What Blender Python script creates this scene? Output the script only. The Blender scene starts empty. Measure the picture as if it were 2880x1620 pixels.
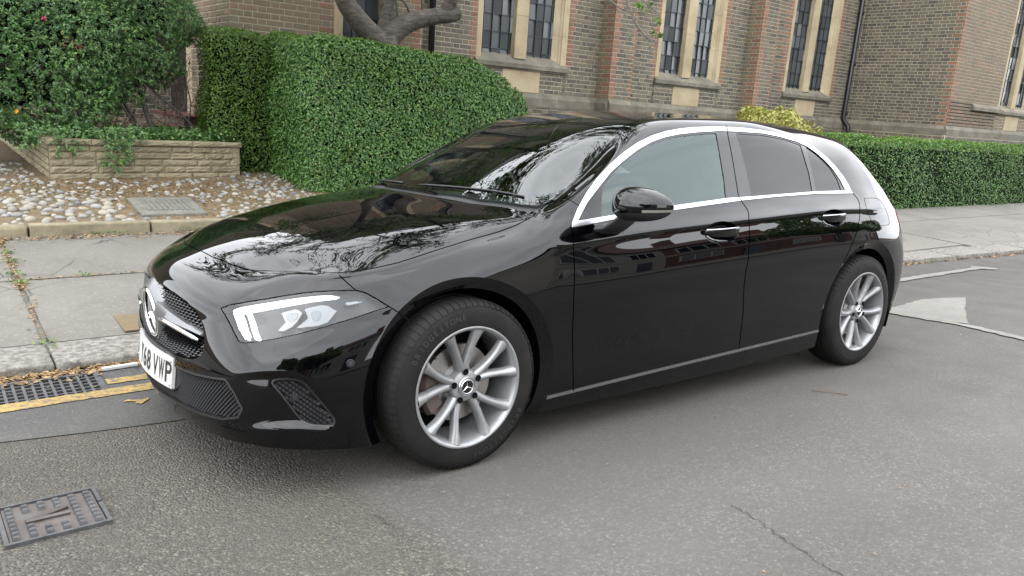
import bpy, bmesh, math, random
import numpy as np
from mathutils import Vector, Matrix
from math import radians, sin, cos, pi
C = bpy.context.scene.collection
random.seed(7)
RNG = np.random.default_rng(7)
# ---------------------------------------------------------------- camera
# car frame: x = rearwards from the front axle, y = towards the kerb, z = up from the road under the car.
PHI = -0.0513                       # camber of the road: the car leans with it towards the kerb
CAM = (-1.5455, -3.1460, 1.2309); YAW, PITCH, ROLL, FPX = 0.6526, 0.1909, 0.0390, 2180.84
def rx(v):
    x, y, z = v
    return Vector((x, y*cos(PHI)-z*sin(PHI), y*sin(PHI)+z*cos(PHI)))
_cy, _sy = cos(YAW), sin(YAW)
CF = np.array([_sy*cos(PITCH), _cy*cos(PITCH), -sin(PITCH)])
_r0 = np.array([_cy, -_sy, 0.0]); _u0 = np.cross(_r0, CF)
CR = cos(ROLL)*_r0+sin(ROLL)*_u0; CU = -sin(ROLL)*_r0+cos(ROLL)*_u0
cam = bpy.data.cameras.new('camera'); camo = bpy.data.objects.new('camera', cam); C.objects.link(camo)
r_, u_, f_ = rx(CR), rx(CU), rx(CF)
M = Matrix((r_, u_, -f_)).transposed().to_4x4(); M.translation = rx(CAM)
camo.matrix_world = M
cam.sensor_fit = 'HORIZONTAL'; cam.sensor_width = 36.0; cam.lens = 36.0*FPX/2880
cam.clip_start = 0.05; cam.clip_end = 600
S = bpy.context.scene; S.camera = camo
# ---------------------------------------------------------------- sky, sun, exposure
SUN_EL, SUN_AZ = 58.0, 250.0
w = bpy.data.worlds.new('World'); S.world = w; w.use_nodes = True
nt = w.node_tree; nt.nodes.clear()
def wn(t, **k):
    n = nt.nodes.new(t)
    for a, b in k.items(): setattr(n, a, b)
    return n
out = wn('ShaderNodeOutputWorld'); bg = wn('ShaderNodeBackground')
sky = wn('ShaderNodeTexSky', sky_type='NISHITA', sun_disc=False, sun_elevation=radians(SUN_EL), sun_rotation=radians(SUN_AZ))
tc = wn('ShaderNodeTexCoord'); mp = wn('ShaderNodeMapping'); mp.inputs['Scale'].default_value = (1.0, 1.0, 2.6)
n1 = wn('ShaderNodeTexNoise'); n1.inputs['Scale'].default_value = 2.3; n1.inputs['Detail'].default_value = 7; n1.inputs['Roughness'].default_value = .55; n1.inputs['Distortion'].default_value = .4
cr = wn('ShaderNodeValToRGB'); cr.color_ramp.elements[0].position = .30; cr.color_ramp.elements[1].position = .72
cr.color_ramp.elements[0].color = (15.0, 15.6, 16.6, 1); cr.color_ramp.elements[1].color = (25.0, 25.2, 25.6, 1)
mx = wn('ShaderNodeMix', data_type='RGBA'); mx.inputs['Factor'].default_value = .88
L = nt.links.new
L(tc.outputs['Generated'], mp.inputs['Vector']); L(mp.outputs['Vector'], n1.inputs['Vector']); L(n1.outputs['Fac'], cr.inputs['Fac'])
L(sky.outputs['Color'], mx.inputs[6]); L(cr.outputs['Color'], mx.inputs[7]); L(mx.outputs[2], bg.inputs['Color']); L(bg.outputs['Background'], out.inputs['Surface'])
bg.inputs['Strength'].default_value = .085
sl = bpy.data.lights.new('sun', 'SUN'); sl.energy = 0.5; sl.angle = radians(75); sl.color = (1, .96, .9)
so = bpy.data.objects.new('sun', sl); C.objects.link(so)
so.rotation_euler = (radians(90-SUN_EL), 0, radians(180-SUN_AZ))
S.view_settings.view_transform = 'Standard'; S.view_settings.look = 'None'; S.view_settings.gamma = 1; S.view_settings.exposure = 1.60
S.view_settings.use_curve_mapping = False
S.render.engine = 'CYCLES'; S.cycles.max_bounces = 8; S.cycles.transparent_max_bounces = 12; S.cycles.caustics_reflective = False; S.cycles.caustics_refractive = False
# ---------------------------------------------------------------- helpers
def tag(o, label=None, cat=None, group=None, kind=None):
    if label: o['label'] = label
    if cat: o['category'] = cat
    if group: o['group'] = group
    if kind: o['kind'] = kind
    return o
def empty(name, label=None, cat=None, loc=(0, 0, 0), rot=(0, 0, 0), group=None):
    o = bpy.data.objects.new(name, None); C.objects.link(o); o.empty_display_size = .1
    o.location = loc; o.rotation_euler = rot
    return tag(o, label, cat, group)
def mesh_obj(name, V, F, mat=None, parent=None, smooth=False, mats=None, fm=None):
    me = bpy.data.meshes.new(name)
    V = np.asarray(V, dtype=float)
    if isinstance(F, np.ndarray):
        n, k = F.shape
        me.vertices.add(len(V)); me.vertices.foreach_set('co', V.ravel())
        me.loops.add(n*k); me.loops.foreach_set('vertex_index', F.astype(np.int32).ravel())
        me.polygons.add(n); me.polygons.foreach_set('loop_start', np.arange(0, n*k, k, dtype=np.int32))
        me.update(calc_edges=True)
    else:
        me.from_pydata(V.tolist(), [], [list(f) for f in F])
    if mats:
        for m in mats: me.materials.append(m)
        if fm is not None: me.polygons.foreach_set('material_index', np.asarray(fm, dtype=np.int32))
    elif mat: me.materials.append(mat)
    if smooth: me.polygons.foreach_set('use_smooth', np.ones(len(me.polygons), bool))
    me.update()
    o = bpy.data.objects.new(name, me); C.objects.link(o)
    if parent: o.parent = parent
    return o
class MB:
    """collects simple shapes and links them as one mesh object"""
    def __init__(s): s.V = []; s.F = []
    def add(s, V, F):
        n = len(s.V); s.V += [tuple(v) for v in V]; s.F += [[i+n for i in f] for f in F]
    def box(s, a, b, M=None):
        x0, y0, z0 = a; x1, y1, z1 = b
        V = [Vector(v) for v in ((x0,y0,z0),(x1,y0,z0),(x1,y1,z0),(x0,y1,z0),(x0,y0,z1),(x1,y0,z1),(x1,y1,z1),(x0,y1,z1))]
        if M is not None: V = [M @ v for v in V]
        s.add(V, [(0,3,2,1),(4,5,6,7),(0,1,5,4),(1,2,6,5),(2,3,7,6),(3,0,4,7)])
    def prism(s, P, h0, h1, fn):
        """outline P (list of 2-tuples) swept from h0 to h1; fn(u,v,h)->xyz"""
        n = len(P); V = [fn(u, v, h0) for u, v in P]+[fn(u, v, h1) for u, v in P]
        s.add(V, [list(range(n))[::-1], list(range(n, 2*n))]+[(i, (i+1) % n, n+(i+1) % n, n+i) for i in range(n)])
    def tube(s, P, R, n=8, cap=True):
        P = [Vector(p) for p in P]; m = len(P); R = R if hasattr(R, '__len__') else [R]*m
        V = []; up = None
        for i in range(m):
            t = (P[min(i+1, m-1)]-P[max(i-1, 0)]).normalized()
            if up is None: up = t.orthogonal().normalized()
            a = (up-t*up.dot(t))
            a = a.normalized() if a.length > 1e-6 else t.orthogonal().normalized()
            up = a; b = t.cross(a)
            V += [P[i]+(a*cos(2*pi*k/n)+b*sin(2*pi*k/n))*R[i] for k in range(n)]
        F = [(i*n+k, i*n+(k+1) % n, (i+1)*n+(k+1) % n, (i+1)*n+k) for i in range(m-1) for k in range(n)]
        if cap: F += [list(range(n))[::-1], [(m-1)*n+k for k in range(n)]]
        s.add(V, F)
    def lathe(s, prof, n=48, M=None, cl=False):
        """prof: (radius, axial); axis = y"""
        V = []; m = len(prof)
        for r, a in prof: V += [Vector((r*cos(2*pi*k/n), a, r*sin(2*pi*k/n))) for k in range(n)]
        if M is not None: V = [M @ v for v in V]
        F = [(i*n+k, (i+1)*n+k, (i+1)*n+(k+1) % n, i*n+(k+1) % n) for i in range(m-1) for k in range(n)]
        if cl: F += [((m-1)*n+k, k, (k+1) % n, (m-1)*n+(k+1) % n) for k in range(n)]
        s.add(V, F)
    def build(s, name, mat=None, parent=None, smooth=False, autosm=None):
        o = mesh_obj(name, s.V, s.F, mat, parent, smooth)
        if autosm:
            o.data.set_sharp_from_angle(angle=radians(autosm))
        return o
def copy_tree(o, parent=None):
    c = o.copy(); C.objects.link(c)
    if parent: c.parent = parent
    for ch in list(o.children): copy_tree(ch, c)
    return c
def spline(P, n=8, closed=False):
    """Catmull-Rom through the points (numpy rows)"""
    P = np.asarray(P, float); m = len(P); out = []
    for i in range(m if closed else m-1):
        p0, p1, p2, p3 = (P[(i-1) % m] if (closed or i > 0) else 2*P[0]-P[1]), P[i], P[(i+1) % m], (P[(i+2) % m] if (closed or i+2 < m) else 2*P[-1]-P[-2])
        for k in range(n):
            t = k/n
            out.append(.5*((2*p1)+(p2-p0)*t+(2*p0-5*p1+4*p2-p3)*t*t+(3*p1-p0-3*p2+p3)*t**3))
    if not closed: out.append(P[-1])
    return np.array(out)
# ---- material helpers
K_ENV = .73          # overall reflectance of the street's own materials (not the car)
def mat(name, col=(.5, .5, .5), rough=.5, metal=0., spec=.5, coat=0., **kw):
    m = bpy.data.materials.new(name); m.use_nodes = True
    b = m.node_tree.nodes['Principled BSDF']
    b.inputs['Base Color'].default_value = (*[c*K_ENV for c in col], 1); b.inputs['Roughness'].default_value = rough; b.inputs['Metallic'].default_value = metal
    b.inputs['Specular IOR Level'].default_value = spec; b.inputs['Coat Weight'].default_value = coat
    for k, v in kw.items(): b.inputs[k].default_value = v
    return m
class NT:
    def __init__(s, m): s.m = m; s.t = m.node_tree; s.b = s.t.nodes.get('Principled BSDF')
    def n(s, t, ins=None, **k):
        n = s.t.nodes.new(t)
        for a, b in k.items(): setattr(n, a, b)
        for a, b in (ins or {}).items():
            if hasattr(b, 'is_linked') or hasattr(b, 'links'): s.t.links.new(b, n.inputs[a])
            else: n.inputs[a].default_value = b
        return n
    def l(s, a, b): s.t.links.new(a, b)
    def noise(s, scale, detail=4, rough=.55, vec=None, dist=0.):
        n = s.n('ShaderNodeTexNoise', {'Scale': scale, 'Detail': detail, 'Roughness': rough, 'Distortion': dist})
        if vec is not None: s.l(vec, n.inputs['Vector'])
        return n.outputs['Fac']
    def coord(s, kind='Object'): return s.n('ShaderNodeTexCoord').outputs[kind]
    def ramp(s, fac, stops):
        r = s.n('ShaderNodeValToRGB', {'Fac': fac}); e = r.color_ramp.elements
        while len(e) < len(stops): e.new(.5)
        for q, (p, c) in zip(e, stops):
            q.position = p; q.color = (*c, 1) if len(c) == 3 else c
        return r.outputs['Color']
    def mix(s, fac, a, b, blend='MIX'):
        n = s.n('ShaderNodeMix', data_type='RGBA', blend_type=blend)
        for i, v in ((0, fac), (6, a), (7, b)):
            if hasattr(v, 'is_linked'): s.l(v, n.inputs[i])
            else: n.inputs[i].default_value = v if i == 0 else (*v, 1) if len(v) == 3 else v
        return n.outputs[2]
    def math(s, op, a, b=0.):
        n = s.n('ShaderNodeMath', operation=op)
        for i, v in ((0, a), (1, b)):
            if hasattr(v, 'is_linked'): s.l(v, n.inputs[i])
            else: n.inputs[i].default_value = v
        return n.outputs[0]
    def bump(s, h, strength=.3, dist=.01):
        n = s.n('ShaderNodeBump', {'Strength': strength, 'Distance': dist, 'Height': h}); s.l(n.outputs['Normal'], s.b.inputs['Normal'])
    def base(s, c):
        if K_ENV != 1: c = s.mix(1., c, (K_ENV,)*3, 'MULTIPLY')
        s.l(c, s.b.inputs['Base Color'])
    def rough(s, c): s.l(c, s.b.inputs['Roughness'])
# ---------------------------------------------------------------- ground, road, kerb, pavement
TT = math.tan(PHI)
def road_z(y):
    if y > -3.4: return max(y*TT, -.045)
    return -3.4*TT-.022*(-3.4-y)*(1 if y > -7.4 else 1)
def pav_z(y): return -.004+.03*(y-1.2)
def gar_z(y): return .155+.1*(y-4.5) if y < 8.4 else .545
def kerb_y(x):
    return float(np.interp(x, [-60, 0, 6, 7.5, 8.6, 10.4, 16, 60], [1.105, 1.105, 1.07, 1.02, .93, .82, .62, .5]))
M_asph = mat('asphalt', (.05, .05, .05), .85); t = NT(M_asph); v = t.coord('Object')
vo = t.n('ShaderNodeTexVoronoi', {'Scale': 118.0, 'Vector': v}); vo2 = t.n('ShaderNodeTexVoronoi', {'Scale': 74.0, 'Vector': v})
chip = t.ramp(t.n('ShaderNodeSeparateColor', {0: vo.outputs['Color']}).outputs[0], [(.0, (.038, .036, .033)), (.5, (.080, .077, .070)), (.80, (.125, .119, .107)), (.93, (.18, .172, .154)), (1., (.27, .255, .225))])
big = t.noise(.55, 5, .6, v); mid = t.noise(3.4, 5, .62, v)
c_ = t.mix(t.ramp(vo.outputs['Distance'], [(.25, (0,)*3), (.55, (.45,)*3)]), chip, (.040, .038, .036))
c_ = t.mix(t.ramp(mid, [(.42, (0,)*3), (.62, (.45,)*3)]), c_, (.070, .068, .064))
c_ = t.mix(t.ramp(big, [(.38, (.0,)*3), (.66, (.5,)*3)]), c_, (.122, .115, .102))
vk = t.n('ShaderNodeTexVoronoi', {'Scale': 1.05, 'Vector': t.n('ShaderNodeMapping', {'Vector': v}).outputs[0]}, feature='DISTANCE_TO_EDGE')
xyz = t.n('ShaderNodeSeparateXYZ', {0: v}); X_, Y_ = xyz.outputs[0], xyz.outputs[1]
lf = t.math('ADD', t.math('ADD', X_, t.math('MULTIPLY', Y_, .11)), t.math('ADD', .57, t.math('MULTIPLY', t.math('SUBTRACT', mid, .5), .12)))
fine = t.ramp(lf, [(0, (0,)*3), (.11, (1,)*3)])           # right of an old seam the surface is finer and greyer
c_ = t.mix(t.math('MULTIPLY', fine, .34), c_, (.092, .0895, .086))
browning = t.math('MULTIPLY', t.ramp(t.math('ADD', t.math('ADD', t.math('MULTIPLY', Y_, .5), 1.05), t.math('MULTIPLY', big, .5)), [(.45, (0,)*3), (.95, (1,)*3)]), t.ramp(X_, [(0, (.35,)*3), (1, (1,)*3)]))  # browner and darker from beside the car across to the kerb
c_ = t.mix(t.math('MULTIPLY', browning, .55), c_, (.052, .047, .042))
c_ = t.mix(t.math('SUBTRACT', 1., fine), c_, t.mix(1., c_, (1.0, .975, .89), 'MULTIPLY'))
track = t.ramp(t.noise(.38, 4, .6, t.n('ShaderNodeMapping', {'Vector': v, 'Scale': (.35, 1.6, 1)}).outputs[0]), [(.36, (.80,)*3), (.62, (1.12,)*3)])
c_ = t.mix(1., c_, track, 'MULTIPLY'); c_ = t.mix(1., c_, (1.02, 1.0, .96), 'MULTIPLY'); t.base(c_); t.bump(t.math('ADD', t.math('MULTIPLY', vo.outputs['Distance'], -1.2), t.math('MULTIPLY', mid, .5)), t.math('ADD', .35, t.math('MULTIPLY', t.math('SUBTRACT', 1., fine), .55)), .008); t.rough(t.ramp(mid, [(.3, (.75,)*3), (.7, (.92,)*3)]))
M_smooth = mat('trench_tarmac', (.05, .05, .05), .8); t = NT(M_smooth); v = t.coord('Object')
vo = t.n('ShaderNodeTexVoronoi', {'Scale': 170.0, 'Vector': v}); chip = t.ramp(t.n('ShaderNodeSeparateColor', {0: vo.outputs['Color']}).outputs[0], [(.0, (.043, .042, .040)), (.9, (.068, .067, .064)), (1., (.14, .138, .125))])
c_ = t.mix(t.ramp(t.noise(1.6, 5, .6, v), [(.4, (0,)*3), (.7, (.4,)*3)]), chip, (.12, .113, .10)); t.base(c_); t.bump(vo.outputs['Distance'], .25, .003)
M_pave = mat('pavement_tarmac', (.2, .19, .18), .85); t = NT(M_pave); v = t.coord('Object')
n1_ = t.noise(1.1, 6, .62, v); n2_ = t.noise(14, 5, .7, v); vo = t.n('ShaderNodeTexVoronoi', {'Scale': 90.0, 'Vector': v})
c_ = t.ramp(n1_, [(.25, (.100, .093, .079)), (.5, (.145, .136, .116)), (.75, (.185, .172, .146))])
c_ = t.mix(t.ramp(n2_, [(.45, (0,)*3), (.75, (.4,)*3)]), c_, (.20, .19, .17)); c_ = t.mix(t.ramp(t.n('ShaderNodeSeparateColor', {0: vo.outputs['Color']}).outputs[0], [(.92, (0,)*3), (1, (.6,)*3)]), c_, (.28, .265, .24))
vw = t.n('ShaderNodeMix', {0: .085}, data_type='RGBA'); t.l(v, vw.inputs[6]); t.l(t.n('ShaderNodeTexNoise', {'Vector': v, 'Scale': 3.0, 'Detail': 4}).outputs['Color'], vw.inputs[7])
ck = t.n('ShaderNodeTexVoronoi', {'Scale': 2.3, 'Vector': vw.outputs[2]}, feature='DISTANCE_TO_EDGE')
crk = t.ramp(ck.outputs['Distance'], [(.0, (1,)*3), (.010, (.8,)*3), (.016, (0,)*3)])
c_ = t.mix(t.math('MULTIPLY', crk, t.ramp(t.noise(.9, 2, .5, v), [(.48, (0,)*3), (.56, (.85,)*3)])), c_, (.055, .05, .04)); t.base(c_)
t.bump(t.math('ADD', n2_, t.math('MULTIPLY', vo.outputs['Distance'], .4)), .35, .004)
M_gran = mat('granite', (.3, .29, .27), .8); t = NT(M_gran); v = t.coord('Object')
vo = t.n('ShaderNodeTexVoronoi', {'Scale': 42.0, 'Vector': v}); n1_ = t.noise(24, 6, .7, v)
c_ = t.mix(t.ramp(n1_, [(.42, (0,)*3), (.6, (1,)*3)]), (.10, .092, .078), (.27, .253, .225)); c_ = t.mix(t.ramp(t.noise(2, 4, .6, v), [(.4, (0,)*3), (.7, (.4,)*3)]), c_, (.19, .175, .14)); t.base(c_); t.bump(n1_, .6, .006)
M_soil = mat('garden_soil', (.08, .055, .03), .95); t = NT(M_soil); v = t.coord('Object'); n1_ = t.noise(5, 6, .7, v); n2_ = t.noise(60, 4, .7, v)
c_ = t.ramp(n1_, [(.3, (.03, .022, .014)), (.48, (.075, .05, .026)), (.6, (.11, .075, .038)), (.75, (.05, .045, .018))]); c_ = t.mix(t.ramp(n2_, [(.45, (0,)*3), (.65, (.8,)*3)]), c_, (.13, .085, .045)); t.base(c_); t.bump(n2_, .8, .01)
M_mort = mat('cobble_mortar', (.25, .22, .17), .95); t = NT(M_mort); v = t.coord('Object'); n1_ = t.noise(4, 6, .7, v); n2_ = t.noise(45, 4, .7, v)
c_ = t.ramp(n1_, [(.3, (.095, .08, .056)), (.45, (.14, .108, .062)), (.56, (.16, .108, .056)), (.70, (.08, .072, .022))]); c_ = t.mix(t.ramp(n2_, [(.42, (0,)*3), (.7, (.6,)*3)]), c_, (.21, .16, .09)); t.base(c_); t.bump(n2_, .8, .008)
def sheet(name, xs, ys, zf, m, yoff=None, kind='structure', hole=None):
    V = []; nx, ny = len(xs), len(ys)
    for x in xs:
        for y in ys:
            yy = y+(yoff(x) if yoff else 0); V.append((x, yy, zf(x, yy)))
    F = [(i*ny+j, (i+1)*ny+j, (i+1)*ny+j+1, i*ny+j+1) for i in range(nx-1) for j in range(ny-1)]
    if hole: F = [f for f in F if not (V[f[0]][0] < hole[0] < V[f[1]][0] and V[f[0]][1] < hole[1] < V[f[2]][1])]
    o = mesh_obj(name, V, F, m); o['kind'] = kind; return o
sheet('ground', [-300, 300], [-300, 300], lambda x, y: -.6, M_soil)
XS = [-60, -20, -6, -3, -1.44, -.93, 0, 3, 5, 6, 7.5, 8.6, 10.4, 13, 16, 30, 60, 120]
rd = [(-9.5, 0)]+[(y, 0) for y in (-7.4, -5.5, -3.4, -2.4, -1.4, -.6, -.2, .2, .6, .713, 1.008, 1.2)]
sheet('road', XS, [y for y, _ in rd], lambda x, y: road_z(min(y, 1.0)) if y > -9 else -.4, M_asph, hole=(-1.2, .85))
V = []; F = []
tp = [(-60, .6, 1.25), (-1.75, .35, 1.25), (-1.44, .28, 1.25), (-1.1, .215, 1.25), (-.93, .19, 1.25), (-.776, .172, 1.25), (.2, .16, 1.25), (2, .18, 1.25), (5.8, .45, 1.25)]
for x, a, b in tp:
    ys_ = [a, a+(.713-a)*.5, .713, .86, 1.008, min(b, kerb_y(x)+.01)]
    for y in ys_: V.append((x, y, road_z(y)+.004))
for i in range(len(tp)-1):
    for k in range(5):
        if i in (2, 3) and k in (2, 3): continue
        F.append((i*6+k, (i+1)*6+k, (i+1)*6+k+1, i*6+k+1))
mesh_obj('trench_strip', V, F, M_smooth)['kind'] = 'structure'
# painted marks
M_yel = mat('yellow_paint', (.55, .34, .05), .7); t = NT(M_yel); v = t.coord('Object'); n1_ = t.noise(30, 6, .7, v); t.base(t.mix(t.ramp(n1_, [(.46, (0,)*3), (.60, (.9,)*3)]), t.ramp(t.noise(5, 4, .6, v), [(.3, (.30, .20, .055)), (.7, (.42, .28, .075))]), (.10, .09, .07)))
M_wht = mat('white_paint', (.6, .6, .55), .7); t = NT(M_wht); v = t.coord('Object'); n1_ = t.noise(22, 7, .75, v); t.base(t.mix(t.ramp(n1_, [(.50, (0,)*3), (.64, (.8,)*3)]), t.ramp(t.noise(2, 4, .6, v), [(.3, (.15, .147, .128)), (.7, (.215, .208, .185))]), (.12, .115, .10)))
def paint_strip(name, pts, wdt, m, rag=0.):
    P = spline(pts, 10) if len(pts) > 2 else np.array([np.array(pts[0])+(np.array(pts[1])-np.array(pts[0]))*k/60 for k in range(61)])
    V = []
    for i, p in enumerate(P):
        d = P[min(i+1, len(P)-1)]-P[max(i-1, 0)]; d = d/np.linalg.norm(d); n_ = np.array([-d[1], d[0]])
        for s_ in (-1, 1):
            q = p+n_*s_*(wdt/2+random.uniform(-rag, rag)); V.append((q[0], q[1], road_z(q[1])+.008))
    F = [(2*i, 2*i+2, 2*i+3, 2*i+1) for i in range(len(P)-1)]
    return mesh_obj(name, V, F, m)
rm = empty('yellow_lines', 'double yellow no-waiting lines painted along the gutter by the car nose', 'road marking')
o = paint_strip('painted_line', [(-4, .70), (-1.36, .681), (-.75, .686), (2, .69), (5.5, .70)], .105, M_yel, .006); o.parent = rm
o = paint_strip('painted_line', [(-.918, .848), (.5, .845), (3, .84), (5.5, .83)], .085, M_yel, .005); o.parent = rm
def paint_poly(name, P, m, label, cat, n=5, rag=.012):
    Q = []
    for a, b in zip(P, P[1:]+P[:1]):
        a, b = np.array(a), np.array(b); k = max(2, int(np.linalg.norm(b-a)/.08))
        for i in range(k): Q.append(a+(b-a)*i/k+np.array([random.uniform(-rag, rag), random.uniform(-rag, rag)])*(i > 0))
    o = mesh_obj(name, [(x, y, road_z(y)+.009) for x, y in Q], [list(range(len(Q)))], m); tag(o, label, cat); return o
paint_poly('painted_arc', [(-.915, .515), (-.885, .535), (-.845, .505), (-.80, .52), (-.81, .49), (-.85, .445), (-.87, .465), (-.86, .49)], M_yel, 'small curl of yellow paint on the road below the double lines', 'road marking', rag=.004)
paint_poly('white_bar', [(5.2, .46), (6.1, .47), (7.75, .475), (7.86, .36), (8.0, .40), (7.86, .63), (7.7, .56), (6.1, .575), (5.2, .56)], M_wht, 'long thin white painted bar with a hooked end by the far kerb', 'road marking')
paint_poly('white_arrowhead', [(4.35, -.16), (5.233, -.09), (5.50, -.16), (5.69, -.24), (5.55, -.30), (5.15, -.46), (4.80, -.62), (4.573, -.74), (4.46, -.50)], M_wht, 'broad worn white painted wedge behind the rear wheel', 'road marking')
o = paint_strip('white_line', [(4.40, -.15), (4.46, -.5), (4.5, -.76), (4.44, -1.15), (4.40, -1.6)], .09, M_wht, .012); tag(o, 'thin worn white line running from the white wedge out of frame', 'road marking')
# kerb stones: granite, each its own part
kerb = empty('kerb'); kerb['kind'] = 'structure'
def stone_box(name, a, b, m, parent, bev=.012, jit=.0, rot=0., seg=2):
    bm = bmesh.new(); bmesh.ops.create_cube(bm, size=1)
    sx, sy, sz = b[0]-a[0], b[1]-a[1], b[2]-a[2]
    bmesh.ops.scale(bm, vec=(sx, sy, sz), verts=bm.verts); bmesh.ops.bevel(bm, geom=bm.edges[:], offset=bev, segments=seg, affect='EDGES', profile=.6)
    if jit:
        for v in bm.verts: v.co += Vector((random.uniform(-jit, jit), random.uniform(-jit, jit), random.uniform(-jit, jit)))
    me = bpy.data.meshes.new(name); bm.to_mesh(me); bm.free(); me.materials.append(m)
    me.polygons.foreach_set('use_smooth', np.ones(len(me.polygons), bool))
    o = bpy.data.objects.new(name, me); C.objects.link(o); o.parent = parent
    o.location = ((a[0]+b[0])/2, (a[1]+b[1])/2, (a[2]+b[2])/2); o.rotation_euler.z = rot; return o
x = -1.097-.93*2
while x < 24:
    ln = .925 if x > -1.2 else .93
    y0, y1 = kerb_y(x), kerb_y(x+ln); rot = math.atan2(y1-y0, ln); ym = (y0+y1)/2
    stone_box('kerb_stone', (x+.004, ym, -.25), (x+ln-.004, ym+.36, .001+random.uniform(-.003, .003)+.010*(x > 4)), M_gran, kerb, .014, .0015, rot)
    x += .93
sheet('pavement', [-60, -20, -6, 0, 6, 7.5, 8.6, 10.4, 16, 30, 60, 120], [1.30, 1.8, 2.4, 3.0, 5.2], lambda x, y: pav_z(y)-.012, M_pave, lambda x: kerb_y(x)-1.105)
pave = empty('paving'); pave['kind'] = 'structure'
def slab(x0, x1, y0, y1, g=.006):
    V = []; zt = lambda y: pav_z(y)+random.uniform(-.001, .001)
    ky = (kerb_y((x0+x1)/2)-1.105) if y0 < 1.6 else 0
    for z in (-.03, 0): V += [(x0+g, y0+g+ky, pav_z(y0)+z), (x1-g, y0+g+ky, pav_z(y0)+z), (x1-g, y1-g, pav_z(y1)+z), (x0+g, y1-g, pav_z(y1)+z)]
    mesh_obj('paving_slab', V, [(4, 5, 6, 7), (0, 1, 5, 4), (1, 2, 6, 5), (2, 3, 7, 6), (3, 0, 4, 7)], M_pave, pave)
for x0, x1 in ((-4.2, -1.105), (-1.085, 2.2), (2.2, 5.6), (5.6, 9.4), (9.4, 15), (15, 24)):
    for y0, y1 in ((1.462, 2.785), (2.80, 4.16)): slab(x0, x1, y0, y1)
# moss and dead leaves along the joints, in the gutter
M_leafd = mat('dead_leaf', (.35, .2, .08), .8); t = NT(M_leafd); rnd = t.n('ShaderNodeNewGeometry').outputs['Random Per Island']; t.base(t.ramp(rnd, [(0, (.13, .07, .03)), (.4, (.27, .16, .065)), (.8, (.36, .24, .11)), (1, (.22, .16, .085))]))
def scatter_leaves(name, n, pos, m, size=(.012, .028), kind='stuff', up=.35):
    V = np.zeros((n*4, 3)); F = np.arange(n*4).reshape(n, 4)
    for i in range(n):
        x, y, z = pos(); s_ = random.uniform(*size); a = random.uniform(0, 2*pi); e = Vector((cos(a), sin(a), random.uniform(-up, up))).normalized(); w_ = Vector((-sin(a), cos(a), random.uniform(-up, up))).normalized()*s_*random.uniform(.25, .5)
        c_ = Vector((x, y, z+.004+random.uniform(0, .006))); V[4*i:4*i+4] = [c_-e*s_, c_+w_+Vector((0, 0, .3*s_*random.random())), c_+e*s_, c_-w_+Vector((0, 0, .3*s_*random.random()))]
    o = mesh_obj(name, V, F, m); o['kind'] = kind; return o
def gut():
    x = random.choice([random.uniform(-2.2, -.2), random.uniform(4, 12), random.uniform(-2.2, -.5)]); y = kerb_y(x)-abs(random.gauss(0, .035))-.003
    if x < -.9: y = kerb_y(x)-abs(random.gauss(0, .07))
    return x, y, road_z(y)+.004
scatter_leaves('gutter_leaves', 1700, gut, M_leafd)
def joint():
    k = random.random()
    if k < .30: y = random.uniform(1.5, 4.2) if random.random() < .4 else random.choice([random.gauss(3.25, .2), random.gauss(2.7, .08), random.gauss(4.0, .1)]); return -1.095+random.gauss(0, .012+.02*(random.random() < .3)), y, pav_z(y)
    if k < .38: x = random.uniform(-1.1, 0); y = 2.79+random.gauss(0, .01); return x, y, pav_z(y)
    x = random.gauss(-.2, .9); y = 4.13-abs(random.gauss(0, .08)); return x, y, pav_z(y)
scatter_leaves('pavement_leaves', 1500, joint, M_leafd, (.008, .02))
def roadlit():
    x = random.uniform(-1.6, 6); y = random.uniform(-2.2, .9); return x, y, road_z(y)
scatter_leaves('road_litter', 420, roadlit, M_leafd, (.003, .009), up=.2)
M_weed = mat('weed_green', (.10, .17, .03), .6)
def weeds():
    c = random.choice([(-1.10, 2.72), (-1.10, 2.95), (-1.08, 3.3), (-1.1, 1.44), (-.25, 4.15), (-.4, 4.15), (.30, 4.18), (-1.08, 3.6), (.42, 4.16), (-.7, 2.79)]); x, y = random.gauss(c[0], .03), random.gauss(c[1], .025); return x, y, pav_z(y)+random.uniform(0, .02)
scatter_leaves('weeds', 420, weeds, M_weed, (.006, .018), up=1.2)
# ---------------------------------------------------------------- small things on the road and pavement
M_iron = mat('cast_iron', (.075, .062, .058), .55, .35); t = NT(M_iron); v = t.coord('Object'); n1_ = t.noise(9, 6, .7, v); t.base(t.ramp(n1_, [(.3, (.07, .06, .055)), (.6, (.125, .108, .098)), (.8, (.17, .148, .13))])); t.bump(t.noise(120, 3), .2, .002)
M_iron2 = mat('grey_iron', (.10, .10, .098), .5, .5); t = NT(M_iron2); t.base(t.ramp(t.noise(14, 5, .7, t.coord('Object')), [(.3, (.06, .061, .064)), (.7, (.14, .142, .145))]))
rot_road = (math.atan(TT), 0, 0)
mh = empty('manhole_cover', 'small rusty iron water cover with a raised V and rows of studs in the road', 'manhole cover', (-1.303, -.49, road_z(-.49)+.002), (math.atan(TT), 0, radians(1.5)))
mb = MB(); mb.box((-.128, -.127, -.03), (.128, .127, .004)); mb.build('cover_plate', M_iron, mh)
for a, b in (((-.143, -.142), (.143, -.130)), ((-.143, .130), (.143, .142)), ((-.143, -.130), (-.131, .130)), ((.131, -.130), (.143, .010)), ((.131, .022), (.143, .130))):
    mb = MB(); mb.box((*a, -.03), (*b, .010)); mb.build('cover_frame', M_iron2, mh)
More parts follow.
